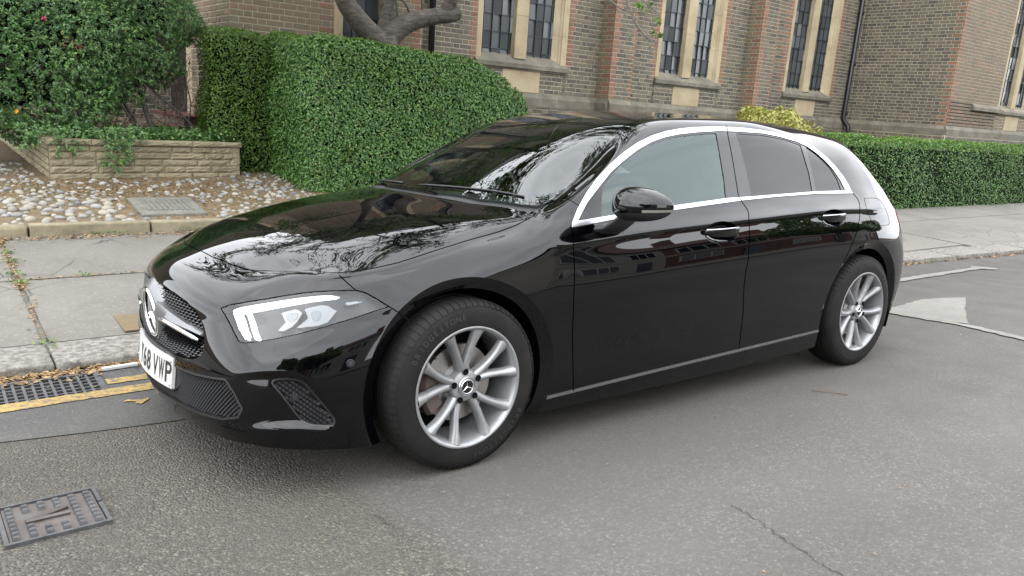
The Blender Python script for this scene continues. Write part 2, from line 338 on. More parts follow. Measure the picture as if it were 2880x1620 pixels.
for i in range(6):
    for j in range(8):
        x, y = -.11+.044*i, -.106+.030*j
        if 1 <= i <= 3 and 2 <= j <= 5 and abs(y-.0+(x+.02)*.2) < .05: continue
        mb = MB(); mb.add([(x-.011, y-.010, .004), (x+.011, y-.010, .004), (x+.011, y+.010, .004), (x-.011, y+.010, .004), (x-.008, y-.007, .014), (x+.008, y-.007, .014), (x+.008, y+.007, .014), (x-.008, y+.007, .014)], [(4, 5, 6, 7), (0, 1, 5, 4), (1, 2, 6, 5), (2, 3, 7, 6), (3, 0, 4, 7)]); mb.build('cover_stud', M_iron2, mh)
for e in (.034, -.012):
    mb = MB(); mb.tube([(-.075, -.012, .009), (.045, e, .009)], .0075, 6); mb.build('raised_bar', M_iron, mh)
gr = empty('drain_grate', 'dark iron gully grate of crossed bars in the gutter beside the yellow line', 'drain grate', (-1.18, .863, -.0335), (0, 0, 0))
mb = MB(); mb.box((-.26, -.145, -.28), (.245, .14, -.10)); mb.build('gully_pit', mat('pit_dark', (.004, .004, .004), .9), gr)
for a, b in (((-.26, -.155), (.25, -.137)), ((-.26, .128), (.25, .146)), ((.232, -.137), (.25, .128)), ((-.26, -.137), (-.242, .128))):
    mb = MB(); mb.box((*a, -.05), (*b, .002)); mb.build('grate_frame', M_iron2, gr)
for k in range(5):
    y = -.092+.044*k; mb = MB(); mb.box((-.242, y-.005, -.035), (.232, y+.005, -.0012)); mb.build('grate_bar', M_iron2, gr)
for k in range(12):
    x = -.205+.038*k; mb = MB(); mb.box((x-.006+.018, -.137, -.035), (x+.006+.018, .128, .0)); mb.build('grate_crossbar', M_iron2, gr)
cvr = empty('utility_cover', 'grey rectangular cover with parallel ribs set among the cobbles', 'utility cover', (.325, 4.857, gar_z(4.857)+.012), (math.atan(.1), 0, 0))
M_conc = mat('cover_concrete', (.16, .155, .13), .85); t = NT(M_conc); n1_ = t.noise(12, 6, .7, t.coord('Object')); t.base(t.ramp(n1_, [(.3, (.10, .10, .085)), (.6, (.19, .185, .155)), (.8, (.24, .22, .17))])); t.bump(n1_, .3, .004)
stone_box('cover_lid', (-.29, -.33, -.05), (.29, .33, .018), M_conc, cvr, .008)
for k in range(9):
    x = -.19+.048*k; stone_box('cover_rib', (x-.013, -.20, .017), (x+.013, .22, .027), M_conc, cvr, .003, seg=1)
stk = MB(); stk.box((-.082, -.011, 0), (.082, .011, .013), Matrix.Rotation(radians(4), 4, 'Z')); o = stk.build('plastic_strip', mat('white_plastic', (.7, .71, .72), .4)); o.location = (-.825, 1.03, road_z(1.03)+.009); tag(o, 'short white plastic strip lying against the kerb near the number plate', 'litter')
bx = MB(); bx.box((-.09, -.17, 0), (.09, .17, .008)); o = bx.build('stop_tap_cover', M_mort); o.location = (-.62, 1.655, pav_z(1.655)); tag(o, 'small mossy square cover set in the pavement beside the grille', 'utility cover')
tw = MB(); tw.tube([(2.05, -1.03, road_z(-1.03)+.005), (2.10, -1.10, road_z(-1.1)+.007), (2.16, -1.17, road_z(-1.17)+.004)], .0022, 5); o = tw.build('twig', mat('dry_twig', (.10, .065, .035), .8)); tag(o, 'thin dry brown twig on the road beside the car door', 'twig')
# cracks and tar seams in the road
M_seam = mat('road_crack', (.018, .017, .016), .9)
def seam(name, pts, w0, label):
    P = spline(pts, 14); V = []
    for i, p in enumerate(P):
        d = P[min(i+1, len(P)-1)]-P[max(i-1, 0)]; d = d/np.linalg.norm(d); n_ = np.array([-d[1], d[0]]); p = p+n_*random.uniform(-.008, .008)
        for s_ in (-1, 1): q = p+n_*s_*w0*random.uniform(.3, 1.2); V.append((q[0], q[1], road_z(q[1])+.003))
    o = mesh_obj(name, V, [(2*i, 2*i+2, 2*i+3, 2*i+1) for i in range(len(P)-1)], M_seam); o['kind'] = 'structure'
seam('road_crack', [(.62, -1.62), (.60, -1.75), (.565, -1.86), (.55, -1.95), (.52, -2.1), (.50, -2.4)], .0022, '')
seam('road_crack', [(-.45, -1.02), (-.445, -1.08), (-.44, -1.14)], .002, '')
# ---------------------------------------------------------------- garden in front of the church: edging, cobbles, planter
sheet('garden', [-60, -12, -4, 0, 4, 10, 30, 60, 120], [4.25, 5, 6, 7, 8.4, 12, 40], lambda x, y: gar_z(y)-.02, M_soil)
M_edge = mat('edging_concrete', (.24, .21, .14), .9); t = NT(M_edge); n1_ = t.noise(7, 6, .7, t.coord('Object')); t.base(t.ramp(n1_, [(.3, (.13, .115, .07)), (.55, (.25, .215, .14)), (.75, (.34, .29, .19))])); t.bump(t.noise(40, 4, .7), .5, .006)
edg = empty('garden_edging', 'low weathered concrete edging between pavement and cobbles', 'edging')
x = -.885
for k in range(16):
    stone_box('edging_stone', (x+.005, 4.165, -.06), (x+.905, 4.30, .178+random.uniform(-.004, .004)), M_edge, edg, .012, .003); x += .915
stone_box('edging_stone', (-1.75, 4.19, -.06), (-.892, 4.36, .168), M_edge, edg, .03, .006)
cob = empty('cobble_bed'); cob['kind'] = 'structure'
bed = sheet('bed_mortar', list(np.linspace(-3.2, 2.4, 40)), list(np.linspace(4.28, 7.0, 22)), lambda x, y: gar_z(y)+.004+random.uniform(-.004, .004), M_mort, kind='structure'); bed.parent = cob; del bed['kind']
M_cob = mat('cobble', (.5, .48, .44), .7); t = NT(M_cob); v = t.coord('Object'); oi = t.n('ShaderNodeObjectInfo').outputs['Random']; isl = t.n('ShaderNodeNewGeometry').outputs['Random Per Island']; rnd = t.math('FRACT', t.math('ADD', oi, isl))
c_ = t.ramp(rnd, [(0, (.13, .135, .155)), (.18, (.26, .26, .26)), (.38, (.36, .35, .325)), (.55, (.30, .26, .19)), (.70, (.18, .185, .20)), (.85, (.33, .305, .25)), (1, (.22, .22, .225))])
c_ = t.mix(t.ramp(t.noise(9, 5, .7, v), [(.45, (0,)*3), (.7, (.55,)*3)]), c_, (.24, .20, .12)); t.base(c_); t.bump(t.noise(30, 4, .6, v), .2, .005)
cms = []
for k in range(6):
    bm = bmesh.new(); bmesh.ops.create_icosphere(bm, subdivisions=2, radius=1)
    ph = [random.uniform(0, 6) for _ in range(6)]
    for v in bm.verts:
        q = v.co; s_ = 1+.10*sin(2.1*q.x+ph[0])+.10*sin(2.6*q.y+ph[1])+.07*sin(3.3*q.z+ph[2]); v.co = Vector((q.x*s_*1.0, q.y*s_*.78, q.z*s_*.62))
    me = bpy.data.meshes.new('cobble'); bm.to_mesh(me); bm.free(); me.materials.append(M_cob); me.polygons.foreach_set('use_smooth', np.ones(len(me.polygons), bool)); cms.append(me)
spots = []; tries = 0
def inplanter(x, y): return y > 6.10+(x+.49)*.085 and x > -.56-(y-6.1)*.105 and x < 1.53
while len(spots) < 900 and tries < 30000:
    tries += 1
    x = random.uniform(-2.4, 2.3); y = random.uniform(4.34, 6.9); r = random.uniform(.020, .050)*(1.12 if y < 5.2 and x < 0 else .85)
    dens = 1.0 if x < -.1 and y < 5.7 else .6
    if x > .7 and 4.4 < y < 6.3: dens = .75
    if -.1 < x < 1.5 and y > 5.4: dens = .4
    if random.random() > dens: continue
    if inplanter(x, y+.03) or (abs(x-.325) < .36 and abs(y-4.857) < .41) or (x > 2.05 and y > 5.2): continue
    if any((x-a)**2+(y-b)**2 < (r*.8+c*.8)**2 for a, b, c in spots): continue
    spots.append((x, y, r))
camw = np.array(camo.matrix_world.translation)
def vis(x, y):
    d = Vector((x, y, gar_z(y)))-camo.matrix_world.translation; u = d.dot(r_)/d.dot(f_)*FPX; v = d.dot(u_)/d.dot(f_)*FPX
    return abs(u) < 1460
spots.sort(key=lambda q: (not vis(q[0], q[1]), -q[2]/math.hypot(q[0]-camw[0], q[1]-camw[1])))
rest_v, rest_f = [], []
for i, (x, y, r) in enumerate(spots):
    me = cms[i % 6]; mt = Matrix.Translation((x, y, gar_z(y)+r*.18)) @ Matrix.Rotation(random.uniform(0, 6.3), 4, 'Z') @ Matrix.Rotation(random.uniform(-.25, .25), 4, 'X') @ Matrix.Diagonal((r, r, r, 1))
    if i < 290:
        o = bpy.data.objects.new('cobble', me); C.objects.link(o); o.parent = cob; o.matrix_local = mt
    else:
        n0 = len(rest_v); rest_v += [mt @ v.co for v in me.vertices]; rest_f += [[a+n0 for a in p.vertices] for p in me.polygons]
if rest_v:
    o = mesh_obj('far_cobbles', rest_v, rest_f, M_cob, cob, True); o['kind'] = 'stuff'
def cl():
    x = random.uniform(-2.2, 2.2); y = random.uniform(4.35, 6.6)
    if random.random() < .5: x, y = random.gauss(.3, .7), random.gauss(5.6, .4)
    return x, min(y, 6.9), gar_z(min(y, 6.9))+.005
scatter_leaves('bed_leaves', 5200, cl, M_leafd, (.008, .022))
M_moss = mat('moss', (.14, .13, .02), .95)
def ms():
    x, y = random.choice([(random.gauss(.2, .5), random.gauss(5.55, .25)), (random.gauss(1.2, .3), random.gauss(5.0, .25)), (random.gauss(-.6, .4), random.gauss(5.7, .2))]); return x, y, gar_z(y)+.004
scatter_leaves('moss_patches', 2200, ms, M_moss, (.006, .014), up=.6)
# planter of split-faced blocks in four courses under a coping
M_stone = mat('split_stone', (.33, .28, .18), .9); t = NT(M_stone); v = t.coord('Object'); oi = t.n('ShaderNodeObjectInfo').outputs['Random']; n1_ = t.noise(6, 6, .7, v); n2_ = t.noise(26, 5, .7, v)
c_ = t.ramp(n1_, [(.3, (.16, .14, .085)), (.5, (.28, .245, .155)), (.7, (.36, .31, .20))]); c_ = t.mix(.35, c_, t.ramp(oi, [(0, (.20, .175, .11)), (1, (.35, .29, .18))])); c_ = t.mix(t.ramp(n2_, [(.5, (0,)*3), (.75, (.5,)*3)]), c_, (.17, .155, .10)); t.base(c_); t.bump(n2_, .7, .01)
pl_ = empty('planter', 'raised planter of buff split-faced stone blocks with a coping', 'planter')
def rough_block(a, b, parent, name='stone_block', amp=.010, mat_=None, M=None):
    nx = max(3, int((b[0]-a[0])/.035)); nz = 4; V = []; F = []
    for i in range(nx+1):
        for k in range(nz+1):
            ed = i in (0, nx) or k in (0, nz)
            V.append((a[0]+(b[0]-a[0])*i/nx, a[1]+(0.006 if ed else random.uniform(-amp, amp*.4)-.004), a[2]+(b[2]-a[2])*k/nz))
    F = [(i*(nz+1)+k, (i+1)*(nz+1)+k, (i+1)*(nz+1)+k+1, i*(nz+1)+k+1) for i in range(nx) for k in range(nz)]
    n0 = len(V); V += [(a[0], b[1], a[2]), (b[0], b[1], a[2]), (b[0], b[1], b[2]), (a[0], b[1], b[2])]
    F.append([k for k in range(nz+1)][::-1]+[]+[]) if False else None
    L0 = [k for k in range(nz+1)]; R0 = [nx*(nz+1)+k for k in range(nz+1)]; Tp = [i*(nz+1)+nz for i in range(nx+1)]; Bt = [i*(nz+1) for i in range(nx+1)]
    F += [L0+[n0+3, n0], R0[::-1]+[n0+1, n0+2], Tp+[n0+2, n0+3], Bt[::-1]+[n0, n0+1]]
    if M is not None: V = [M @ Vector(v) for v in V]
    return mesh_obj(name, V, F, mat_ or M_stone, parent, False)
def wall_run(M, length, zb, courses, h, parent, end=False):
    for c_ in range(courses):
        x = -random.uniform(0, .12) if not end else 0
        x = 0.
        while x < length-.02:
            l_ = min(random.choice([.22, .30, .38, .46]), length-x)
            if length-x-l_ < .12: l_ = length-x
            z0 = zb+h*c_; rough_block((x+.004, random.uniform(-.004, .004), z0+.0015), (x+l_-.003, .09, z0+h-.0025), parent, M=M); x += l_
    return zb+h*courses
ang = math.atan2(.17, 1.96)
Mf = Matrix.Translation((-.49, 6.13, 0)) @ Matrix.Rotation(ang, 4, 'Z')
mb = MB(); mb.box((.004, .012, .2), (1.99, .085, .68), Mf); mb.build('joint_mortar', M_mort, pl_)
zt = wall_run(Mf, 2.0, .305, 5, .074, pl_)
x = 0.
for l_ in (.42, .55, .50, .56): rough_block((x-.02, -.028, zt), (x+l_-.024, .16, zt+.058), pl_, 'coping_stone', .007, M=Mf); x += l_
Mr = Matrix.Translation((1.5, 6.30, 0)) @ Matrix.Rotation(ang+pi/2, 4, 'Z')
wall_run(Mr, .8, .325, 5, .074, pl_); rough_block((0, -.03, zt), (.8, .15, zt+.058), pl_, 'coping_stone', .006, M=Mr)
side_ang = math.atan2(2.34, -.24)
Ms = Matrix.Translation((-.74, 8.55, 0)) @ Matrix.Rotation(side_ang+pi, 4, 'Z') @ Matrix.Shear('XZ', 4, (0, 0)) if False else Matrix.Translation((-.74, 8.55, 0)) @ Matrix.Rotation(side_ang-pi, 4, 'Z')
Sh = Matrix.Identity(4); Sh[2][0] = -.094
for c_ in range(5):
    x = 0.
    while x < 2.38:
        l_ = min(random.choice([.30, .38, .46]), 2.40-x)
        rough_block((x+.004, 0, .535+.074*c_+.004), (x+l_-.004, .09, .535+.074*(c_+1)-.005), pl_, M=Ms @ Sh); x += l_
x = 0.
for l_ in (.8, .8, .8): rough_block((x, -.025, .905), (x+l_-.004, .15, .96), pl_, 'coping_stone', .006, M=Ms @ Sh); x += l_
mb = MB(); mb.add([(-.45, 6.2, .66), (1.48, 6.36, .66), (1.45, 7.2, .70), (1.2, 8.6, .86), (-.70, 8.6, .86)], [(0, 1, 2, 3, 4)]); mb.build('planter_soil', M_soil, pl_)
# ---------------------------------------------------------------- foliage
def leafmat(name, stops, rough=.42, tr=.25):
    m = bpy.data.materials.new(name); m.use_nodes = True; t = NT(m); rnd = t.n('ShaderNodeNewGeometry').outputs['Random Per Island']
    c_ = t.ramp(rnd, stops); c_ = t.mix(1., c_, (.70, .70, .70), 'MULTIPLY'); t.l(c_, t.b.inputs['Base Color']); t.b.inputs['Roughness'].default_value = rough; t.b.inputs['Specular IOR Level'].default_value = .5
    tl = t.n('ShaderNodeBsdfTranslucent'); t.l(c_, tl.inputs['Color']); mx = t.n('ShaderNodeMixShader', {0: tr}); o = t.t.nodes['Material Output']
    t.l(t.b.outputs[0], mx.inputs[1]); t.l(tl.outputs[0], mx.inputs[2]); t.l(mx.outputs[0], o.inputs[0]); return m
def leaves(P, N, size, asp=.5, tilt=.9, rng=RNG, fold=.18):
    """P (n,3) leaf roots, N (n,3) outward direction; returns V, F for folded pointed leaves"""
    n = len(P); N = N/(np.linalg.norm(N, axis=1)[:, None]+1e-9)
    b = N+np.array([0, 0, .35])+rng.normal(size=(n, 3))*tilt*.55; b /= np.linalg.norm(b, axis=1)[:, None]      # the blade faces outwards and up
    s_ = rng.uniform(size[0], size[1], n)[:, None]
    d = rng.normal(size=(n, 3))+N*.5; d -= b*(d*b).sum(1)[:, None]; d /= np.linalg.norm(d, axis=1)[:, None]+1e-9
    w_ = np.cross(d, b); u = b
    base = P-d*s_*.5; tip = P+d*s_*.5; mid = P-d*s_*.02
    l_ = mid+w_*s_*asp*.5+u*s_*fold; r2 = mid-w_*s_*asp*.5+u*s_*fold
    V = np.stack([base, r2, tip, l_], 1).reshape(-1, 3); i = np.arange(n)*4
    F = np.concatenate([np.stack([i, i+1, i+2], 1), np.stack([i, i+2, i+3], 1)])
    return V, F
def foliage(name, P, N, size, m, parent=None, asp=.5, tilt=.9, fold=.18, kind='stuff'):
    V, F = leaves(np.asarray(P), np.asarray(N), size, asp, tilt, fold=fold)
    o = mesh_obj(name, V, F.astype(np.int32), m, parent)
    if kind: o['kind'] = kind
    return o
def sd_rbox(P, c, h, r):
    q = np.abs(P-c)-(h-r); return np.linalg.norm(np.maximum(q, 0), axis=1)+np.minimum(q.max(1), 0)-r
def shell_points(sdf, lo, hi, n, depth, bump=None):
    """random points in the skin of a solid given by its distance function, with outward directions"""
    out_p, out_n = [], []; tot = 0
    while tot < n:
        P = RNG.uniform(lo, hi, (400000, 3)); d = sdf(P)
        m = (d < .012) & (d > -depth); P = P[m]; d = d[m]
        keep = RNG.random(len(P)) < np.exp(d/depth*1.3); P = P[keep]
        e = 1e-3; g = np.stack([sdf(P+np.eye(3)[k]*e)-sdf(P-np.eye(3)[k]*e) for k in range(3)], 1)/(2*e); g /= np.linalg.norm(g, axis=1)[:, None]+1e-9
        out_p.append(P); out_n.append(g); tot += len(P)
    return np.vstack(out_p)[:n], np.vstack(out_n)[:n]
def wob(P, a=.05, f=2.3): return a*(np.sin(P[:, 0]*f+1.3)*np.sin(P[:, 1]*f*1.1+.4)+.6*np.sin(P[:, 2]*f*1.7+P[:, 0]*f*.8))
LEAF_HEDGE = leafmat('hedge_leaf', [(0, (.040, .115, .022)), (.35, (.075, .19, .036)), (.7, (.12, .265, .055)), (.93, (.20, .36, .08)), (1, (.27, .26, .11))], .38)
LEAF_NEW = leafmat('hedge_new_leaf', [(0, (.09, .19, .026)), (.5, (.14, .27, .04)), (1, (.22, .34, .07))], .42, .35)
LEAF_SHRUB = leafmat('shrub_leaf', [(0, (.055, .125, .045)), (.4, (.09, .205, .062)), (.75, (.15, .30, .08)), (.95, (.23, .38, .10)), (1, (.30, .40, .12))], .33)
LEAF_YEL = leafmat('golden_leaf', [(0, (.25, .30, .04)), (.5, (.50, .48, .10)), (1, (.62, .60, .24))], .45, .35)
M_bark = mat('bark', (.10, .08, .06), .9); t = NT(M_bark); v = t.coord('Object'); mp_ = t.n('ShaderNodeMapping', {'Vector': v, 'Scale': (1, 1, 3.2)}); n1_ = t.noise(9, 7, .72, mp_.outputs[0], .6)
t.base(t.ramp(n1_, [(.3, (.035, .029, .024)), (.5, (.095, .08, .066)), (.7, (.19, .17, .145))])); t.bump(n1_, .9, .02)
M_twig = mat('twig_bark', (.06, .045, .036), .8)
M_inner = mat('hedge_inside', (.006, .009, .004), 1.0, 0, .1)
# the big clipped hedge
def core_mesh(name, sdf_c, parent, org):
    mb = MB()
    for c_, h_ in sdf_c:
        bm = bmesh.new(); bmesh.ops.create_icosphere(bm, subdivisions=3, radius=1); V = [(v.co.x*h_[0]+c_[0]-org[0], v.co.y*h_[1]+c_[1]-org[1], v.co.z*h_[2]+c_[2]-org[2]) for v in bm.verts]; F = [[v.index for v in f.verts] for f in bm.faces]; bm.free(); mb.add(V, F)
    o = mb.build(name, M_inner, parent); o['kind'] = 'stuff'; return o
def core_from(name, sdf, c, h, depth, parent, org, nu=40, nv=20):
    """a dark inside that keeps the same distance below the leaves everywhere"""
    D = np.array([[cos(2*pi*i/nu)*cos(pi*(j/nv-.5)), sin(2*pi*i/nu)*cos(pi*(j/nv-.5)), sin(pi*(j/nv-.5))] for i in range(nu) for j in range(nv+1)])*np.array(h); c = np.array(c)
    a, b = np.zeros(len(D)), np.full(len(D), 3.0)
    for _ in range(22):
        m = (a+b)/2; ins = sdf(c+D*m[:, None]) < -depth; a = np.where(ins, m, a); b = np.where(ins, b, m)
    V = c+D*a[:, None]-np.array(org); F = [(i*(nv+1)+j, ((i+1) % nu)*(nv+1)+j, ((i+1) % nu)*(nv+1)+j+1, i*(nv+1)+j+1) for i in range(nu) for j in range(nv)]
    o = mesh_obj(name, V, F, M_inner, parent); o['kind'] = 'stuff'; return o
hd = empty('hedge', 'tall clipped green hedge with a sloping end between planter and church', 'hedge', (3.4, 6.1, .3))
def hsdf(P):
    d = sd_rbox(P, np.array([3.55, 6.13, 1.05]), np.array([1.62, .78, 1.0]), .25)
    # right end slopes down; top swells in the middle
    pl2 = np.hypot(np.maximum(P[:, 0]-3.5, 0)*.66, np.maximum(P[:, 2]-.75, 0))-1.24; d2 = np.maximum(d, pl2)
    pl3 = (P[:, 2]-1.97-.05*np.sin(P[:, 0]*1.9-1.6))*.98; d2 = np.maximum(d2, pl3)
    return d2+wob(P, .035, 3.1)+.012*np.sin(P[:, 0]*11)*np.sin(P[:, 2]*13)
lo, hi = np.array([1.7, 5.1, .1]), np.array([5.5, 7.1, 2.25])
P, N = shell_points(hsdf, lo, hi, 150000, .13)
foliage('hedge_leaves', P-np.array([3.4, 6.1, .3]), N, (.022, .044), LEAF_HEDGE, hd, .54, .8)
m = (N[:, 2] > .35) | ((P[:, 2] > 1.55) & (RNG.random(len(P)) < .35)); P2, N2 = P[m], N[m]; k = RNG.random(len(P2)) < .5; P2, N2 = P2[k], N2[k]
foliage('hedge_shoots', P2+N2*.02-np.array([3.4, 6.1, .3]), N2+np.array([0, 0, .6]), (.02, .045), LEAF_NEW, hd, .42, .7)
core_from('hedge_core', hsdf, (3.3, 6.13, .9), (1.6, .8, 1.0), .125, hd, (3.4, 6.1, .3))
h2 = empty('hedge', 'narrow lighter green hedge strip by the porch, left of the tall hedge', 'hedge', (1.75, 6.75, .4))
def h2s(P): return sd_rbox(P, np.array([1.80, 6.72, 1.15]), np.array([.62, .28, .85]), .16)+wob(P, .05, 4)
P, N = shell_points(h2s, np.array([1.0, 6.2, .2]), np.array([2.6, 7.2, 2.2]), 30000, .16)
LEAF_H2 = leafmat('light_hedge_leaf', [(0, (.05, .12, .012)), (.5, (.10, .21, .022)), (1, (.17, .30, .04))], .42, .4)
foliage('hedge_leaves', P-np.array([1.75, 6.75, .4]), N, (.02, .042), LEAF_H2, h2, .5, .8)
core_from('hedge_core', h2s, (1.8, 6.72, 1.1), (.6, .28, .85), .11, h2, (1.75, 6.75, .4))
# long low hedge on the right
h3 = empty('hedge', 'long low clipped hedge behind the pavement on the right', 'hedge', (14, 4.1, .1))
def h3s(P): return sd_rbox(P, np.array([16.4, 4.15, .60]), np.array([8.2, .48, .66]), .14)+wob(P, .03, 3.3)+.01*np.sin(P[:, 0]*9)*np.sin(P[:, 2]*11)
P, N = shell_points(h3s, np.array([8.0, 3.5, .02]), np.array([24.8, 4.8, 1.35]), 100000, .12)
foliage('hedge_leaves', P-np.array([14, 4.1, .1]), N, (.024, .046), LEAF_HEDGE, h3, .55, .8)
m = P[:, 2] > 1.10; P2, N2 = P[m], N[m]
foliage('hedge_shoots', P2+np.array([0, 0, .015])-np.array([14, 4.1, .1]), N2*.5+np.array([0, 0, .8]), (.03, .065), LEAF_NEW, h3, .4, .6)
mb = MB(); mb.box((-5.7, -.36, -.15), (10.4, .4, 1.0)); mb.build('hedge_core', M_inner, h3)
yb = empty('golden_bush', 'small golden leaved bush behind the car roof', 'bush', (12.3, 6.6, .6))
def ys(P): return np.linalg.norm((P-np.array([12.35, 6.6, 1.08]))/np.array([1.25, .6, .58]), axis=1)*.6-.6+wob(P, .11, 5)+.05*np.sin(P[:,0]*17)
P, N = shell_points(ys, np.array([10.8, 5.7, .3]), np.array([14, 7.5, 1.95]), 7500, .14)
foliage('bush_leaves', P-np.array([12.3, 6.6, .6]), N, (.05, .11), LEAF_YEL, yb, .5, .9)
mb = MB(); [mb.tube([(random.uniform(-.3, .3), 0, -.1), (random.uniform(-.8, .8), random.uniform(-.3, .3), .6)], [.02, .008], 6) for _ in range(1)]; mb.build('bush_stem', M_bark, yb)
# the berberis shrub that hangs over the planter: rosettes of leaves on arching stems
sb = empty('shrub', 'dense dark evergreen shrub spilling over the stone planter', 'shrub', (0, 7, .7))
def ssdf(P):
    d = np.linalg.norm((P-np.array([-.35, 7.0, 1.82]))/np.array([1.45, .85, .80]), axis=1)*.85-.85
    d2 = np.linalg.norm((P-np.array([.66, 7.05, 2.10]))/np.array([.62, .65, .54]), axis=1)*.6-.6
    d3 = np.linalg.norm((P-np.array([-.80, 6.75, 1.20]))/np.array([1.0, .55, .52]), axis=1)*.55-.55
    d4 = np.linalg.norm((P-np.array([-.18, 6.70, 1.10]))/np.array([.46, .45, .36]), axis=1)*.45-.45
    return np.minimum(np.minimum(d, d2), np.minimum(d3, d4))+wob(P, .085, 5.2)+.05*np.sin(P[:, 0]*13+P[:, 2]*7)*np.sin(P[:, 2]*11-P[:, 1]*5)
P, N = shell_points(ssdf, np.array([-2.3, 5.9, .6]), np.array([1.7, 8.1, 2.9]), 17000, .34)
k = 9; PP = np.repeat(P, k, 0)+RNG.normal(scale=.012, size=(len(P)*k, 3)); ax = N*.8+np.array([0, -.15, .45]); NN = np.repeat(ax, k, 0)
foliage('shrub_leaves', PP-np.array([0, 7, .7]), NN, (.022, .048), LEAF_SHRUB, sb, .40, 1.0, .12)
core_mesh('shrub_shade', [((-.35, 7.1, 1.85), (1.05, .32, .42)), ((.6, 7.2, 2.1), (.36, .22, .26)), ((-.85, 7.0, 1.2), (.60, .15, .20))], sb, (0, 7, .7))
# trailing sprays over the coping
TR = []
for x0, ln in ((-.30, .28), (-.1, .12), (.02, .42), (.12, .46), (.18, .40), (.25, .2), (-.62, .2), (-.45, .35), (-.75, .25), (.33, .15)):
    for j in range(int(ln*70)):
        s_ = j/(ln*70); TR.append((x0+.07*sin(s_*3)+random.gauss(0, .035), 6.12+random.gauss(-.02, .03), .86-ln*s_+random.gauss(0, .015)))
TR = np.array(TR); k = 9; TT_ = np.repeat(TR, k, 0)+RNG.normal(scale=.012, size=(len(TR)*k, 3))
foliage('trailing_leaves', TT_-np.array([0, 7, .7]), np.tile([0, -.7, .3], (len(TT_), 1)), (.02, .045), LEAF_SHRUB, sb, .42, 1.0, .12)
gl = []
for _ in range(900): gl.append((random.uniform(.1, 1.45), random.uniform(6.32, 7.0), .70+abs(random.gauss(0, .05))+.05*sin(random.uniform(0, 3))))
for _ in range(300): gl.append((random.uniform(-.6, .3), random.uniform(6.2, 6.6), .72+abs(random.gauss(0, .06))))
gl = np.array(gl); gl = np.repeat(gl, 7, 0)+RNG.normal(scale=.02, size=(len(gl)*7, 3))
gc = empty('ground_cover', 'low dark green ivy covering the soil of the planter', 'plant', (.6, 6.7, .7)); foliage('ivy_leaves', gl-np.array([.6, 6.7, .7]), np.tile([0, -.3, .8], (len(gl), 1)), (.025, .05), LEAF_SHRUB, gc, .6, .9, .1)
# bare stems
def stem(pts, r0, r1, parent, name='stem', m=None, n=7, org=(0, 0, 0)):
    P = spline(pts, 6)-np.array(org); R = np.linspace(r0, r1, len(P)); mb = MB(); mb.tube(P, R, n); return mb.build(name, m or M_bark, parent, True)
so_ = (0, 7, .7)
for pts, a, b in (([(.70, 6.8, .65), (.60, 6.82, 1.0), (.50, 6.85, 1.35), (.30, 6.9, 1.7)], .034, .014), ([(.62, 6.9, .65), (.45, 6.85, .95), (.30, 6.9, 1.3)], .03, .014), ([(1.0, 6.8, .65), (1.09, 6.78, .86), (.92, 6.78, 1.05), (.72, 6.8, 1.22), (.55, 6.85, 1.45)], .020, .012),
                  ([(.84, 6.75, .66), (.78, 6.72, .85), (.90, 6.72, 1.0), (1.0, 6.75, 1.12), (1.02, 6.78, 1.3)], .014, .006), ([(1.05, 6.8, .9), (1.1, 6.85, 1.15), (1.02, 6.85, 1.5)], .010, .005), ([(.2, 6.8, .65), (.1, 6.75, 1.0), (-.1, 6.8, 1.4)], .025, .012), ([(-.4, 6.8, .65), (-.5, 6.75, 1.1), (-.4, 6.8, 1.5)], .022, .01), ([(.5, 6.75, .65), (.42, 6.7, .9), (.25, 6.65, 1.15), (.0, 6.6, 1.3)], .016, .008)):
    stem(pts, a, b, sb, org=so_)
tb = MB()
for _ in range(420):
    x, y, z = random.choice([random.uniform(-1.3, 1.15), random.uniform(.1, 1.1)]), random.uniform(6.6, 7.3), random.uniform(.8, 1.65); d = Vector((random.gauss(0, .15), random.gauss(0, .08), random.gauss(.06, .15)))
    P = [Vector((x, y, z))-Vector(so_)]; P += [P[0]+d*.6+Vector((0, 0, random.gauss(0, .03))), P[0]+d*1.2]; tb.tube(P, [.004, .003, .0015], 4, False)
for _ in range(60):
    x, y, z = random.uniform(.9, 1.32), random.uniform(6.7, 7.0), random.uniform(1.0, 1.7); P = [Vector((x, y, z))-Vector(so_), Vector((x+random.gauss(0, .06), y, z+random.uniform(.08, .25)))-Vector(so_)]; tb.tube(P, [.003, .0015], 4, False)
tag(tb.build('shrub_twigs', M_twig, sb), kind='stuff')
M_flow = mat('orange_flower', (.75, .33, .01), .5)
for (x, y, z, nme, m, lb) in ((.318, 6.35, 1.885, 'flower', M_flow, 'single orange flower high on the dark evergreen shrub'), (-.72, 6.28, .985, 'flower', M_flow, 'single orange flower low at the left of the dark evergreen shrub'), (-.43, 6.30, 1.905, 'petal_cluster', mat('pink_flower', (.45, .05, .09), .5), 'small dark pink flower on the left of the dark evergreen shrub')):
    p = np.tile([0., 0, 0], (26, 1))+RNG.normal(scale=.008, size=(26, 3)); V, F = leaves(p, np.tile([0, -1., .2], (26, 1)), (.016, .03), .7, .9); o = mesh_obj(nme, V, F.astype(np.int32), m); o.location = (x, y, z); tag(o, lb, 'flower')
dl = np.array([(-.16, 6.33, 1.68)]*1); dl = np.repeat(dl, 70, 0)+RNG.normal(scale=(.07, .03, .045), size=(70, 3)); foliage('dead_leaves', dl-np.array(so_), np.tile([0, -.6, .1], (70, 1)), (.03, .06), mat('dead_bronze', (.28, .10, .05), .6), sb, .35, 1.0)
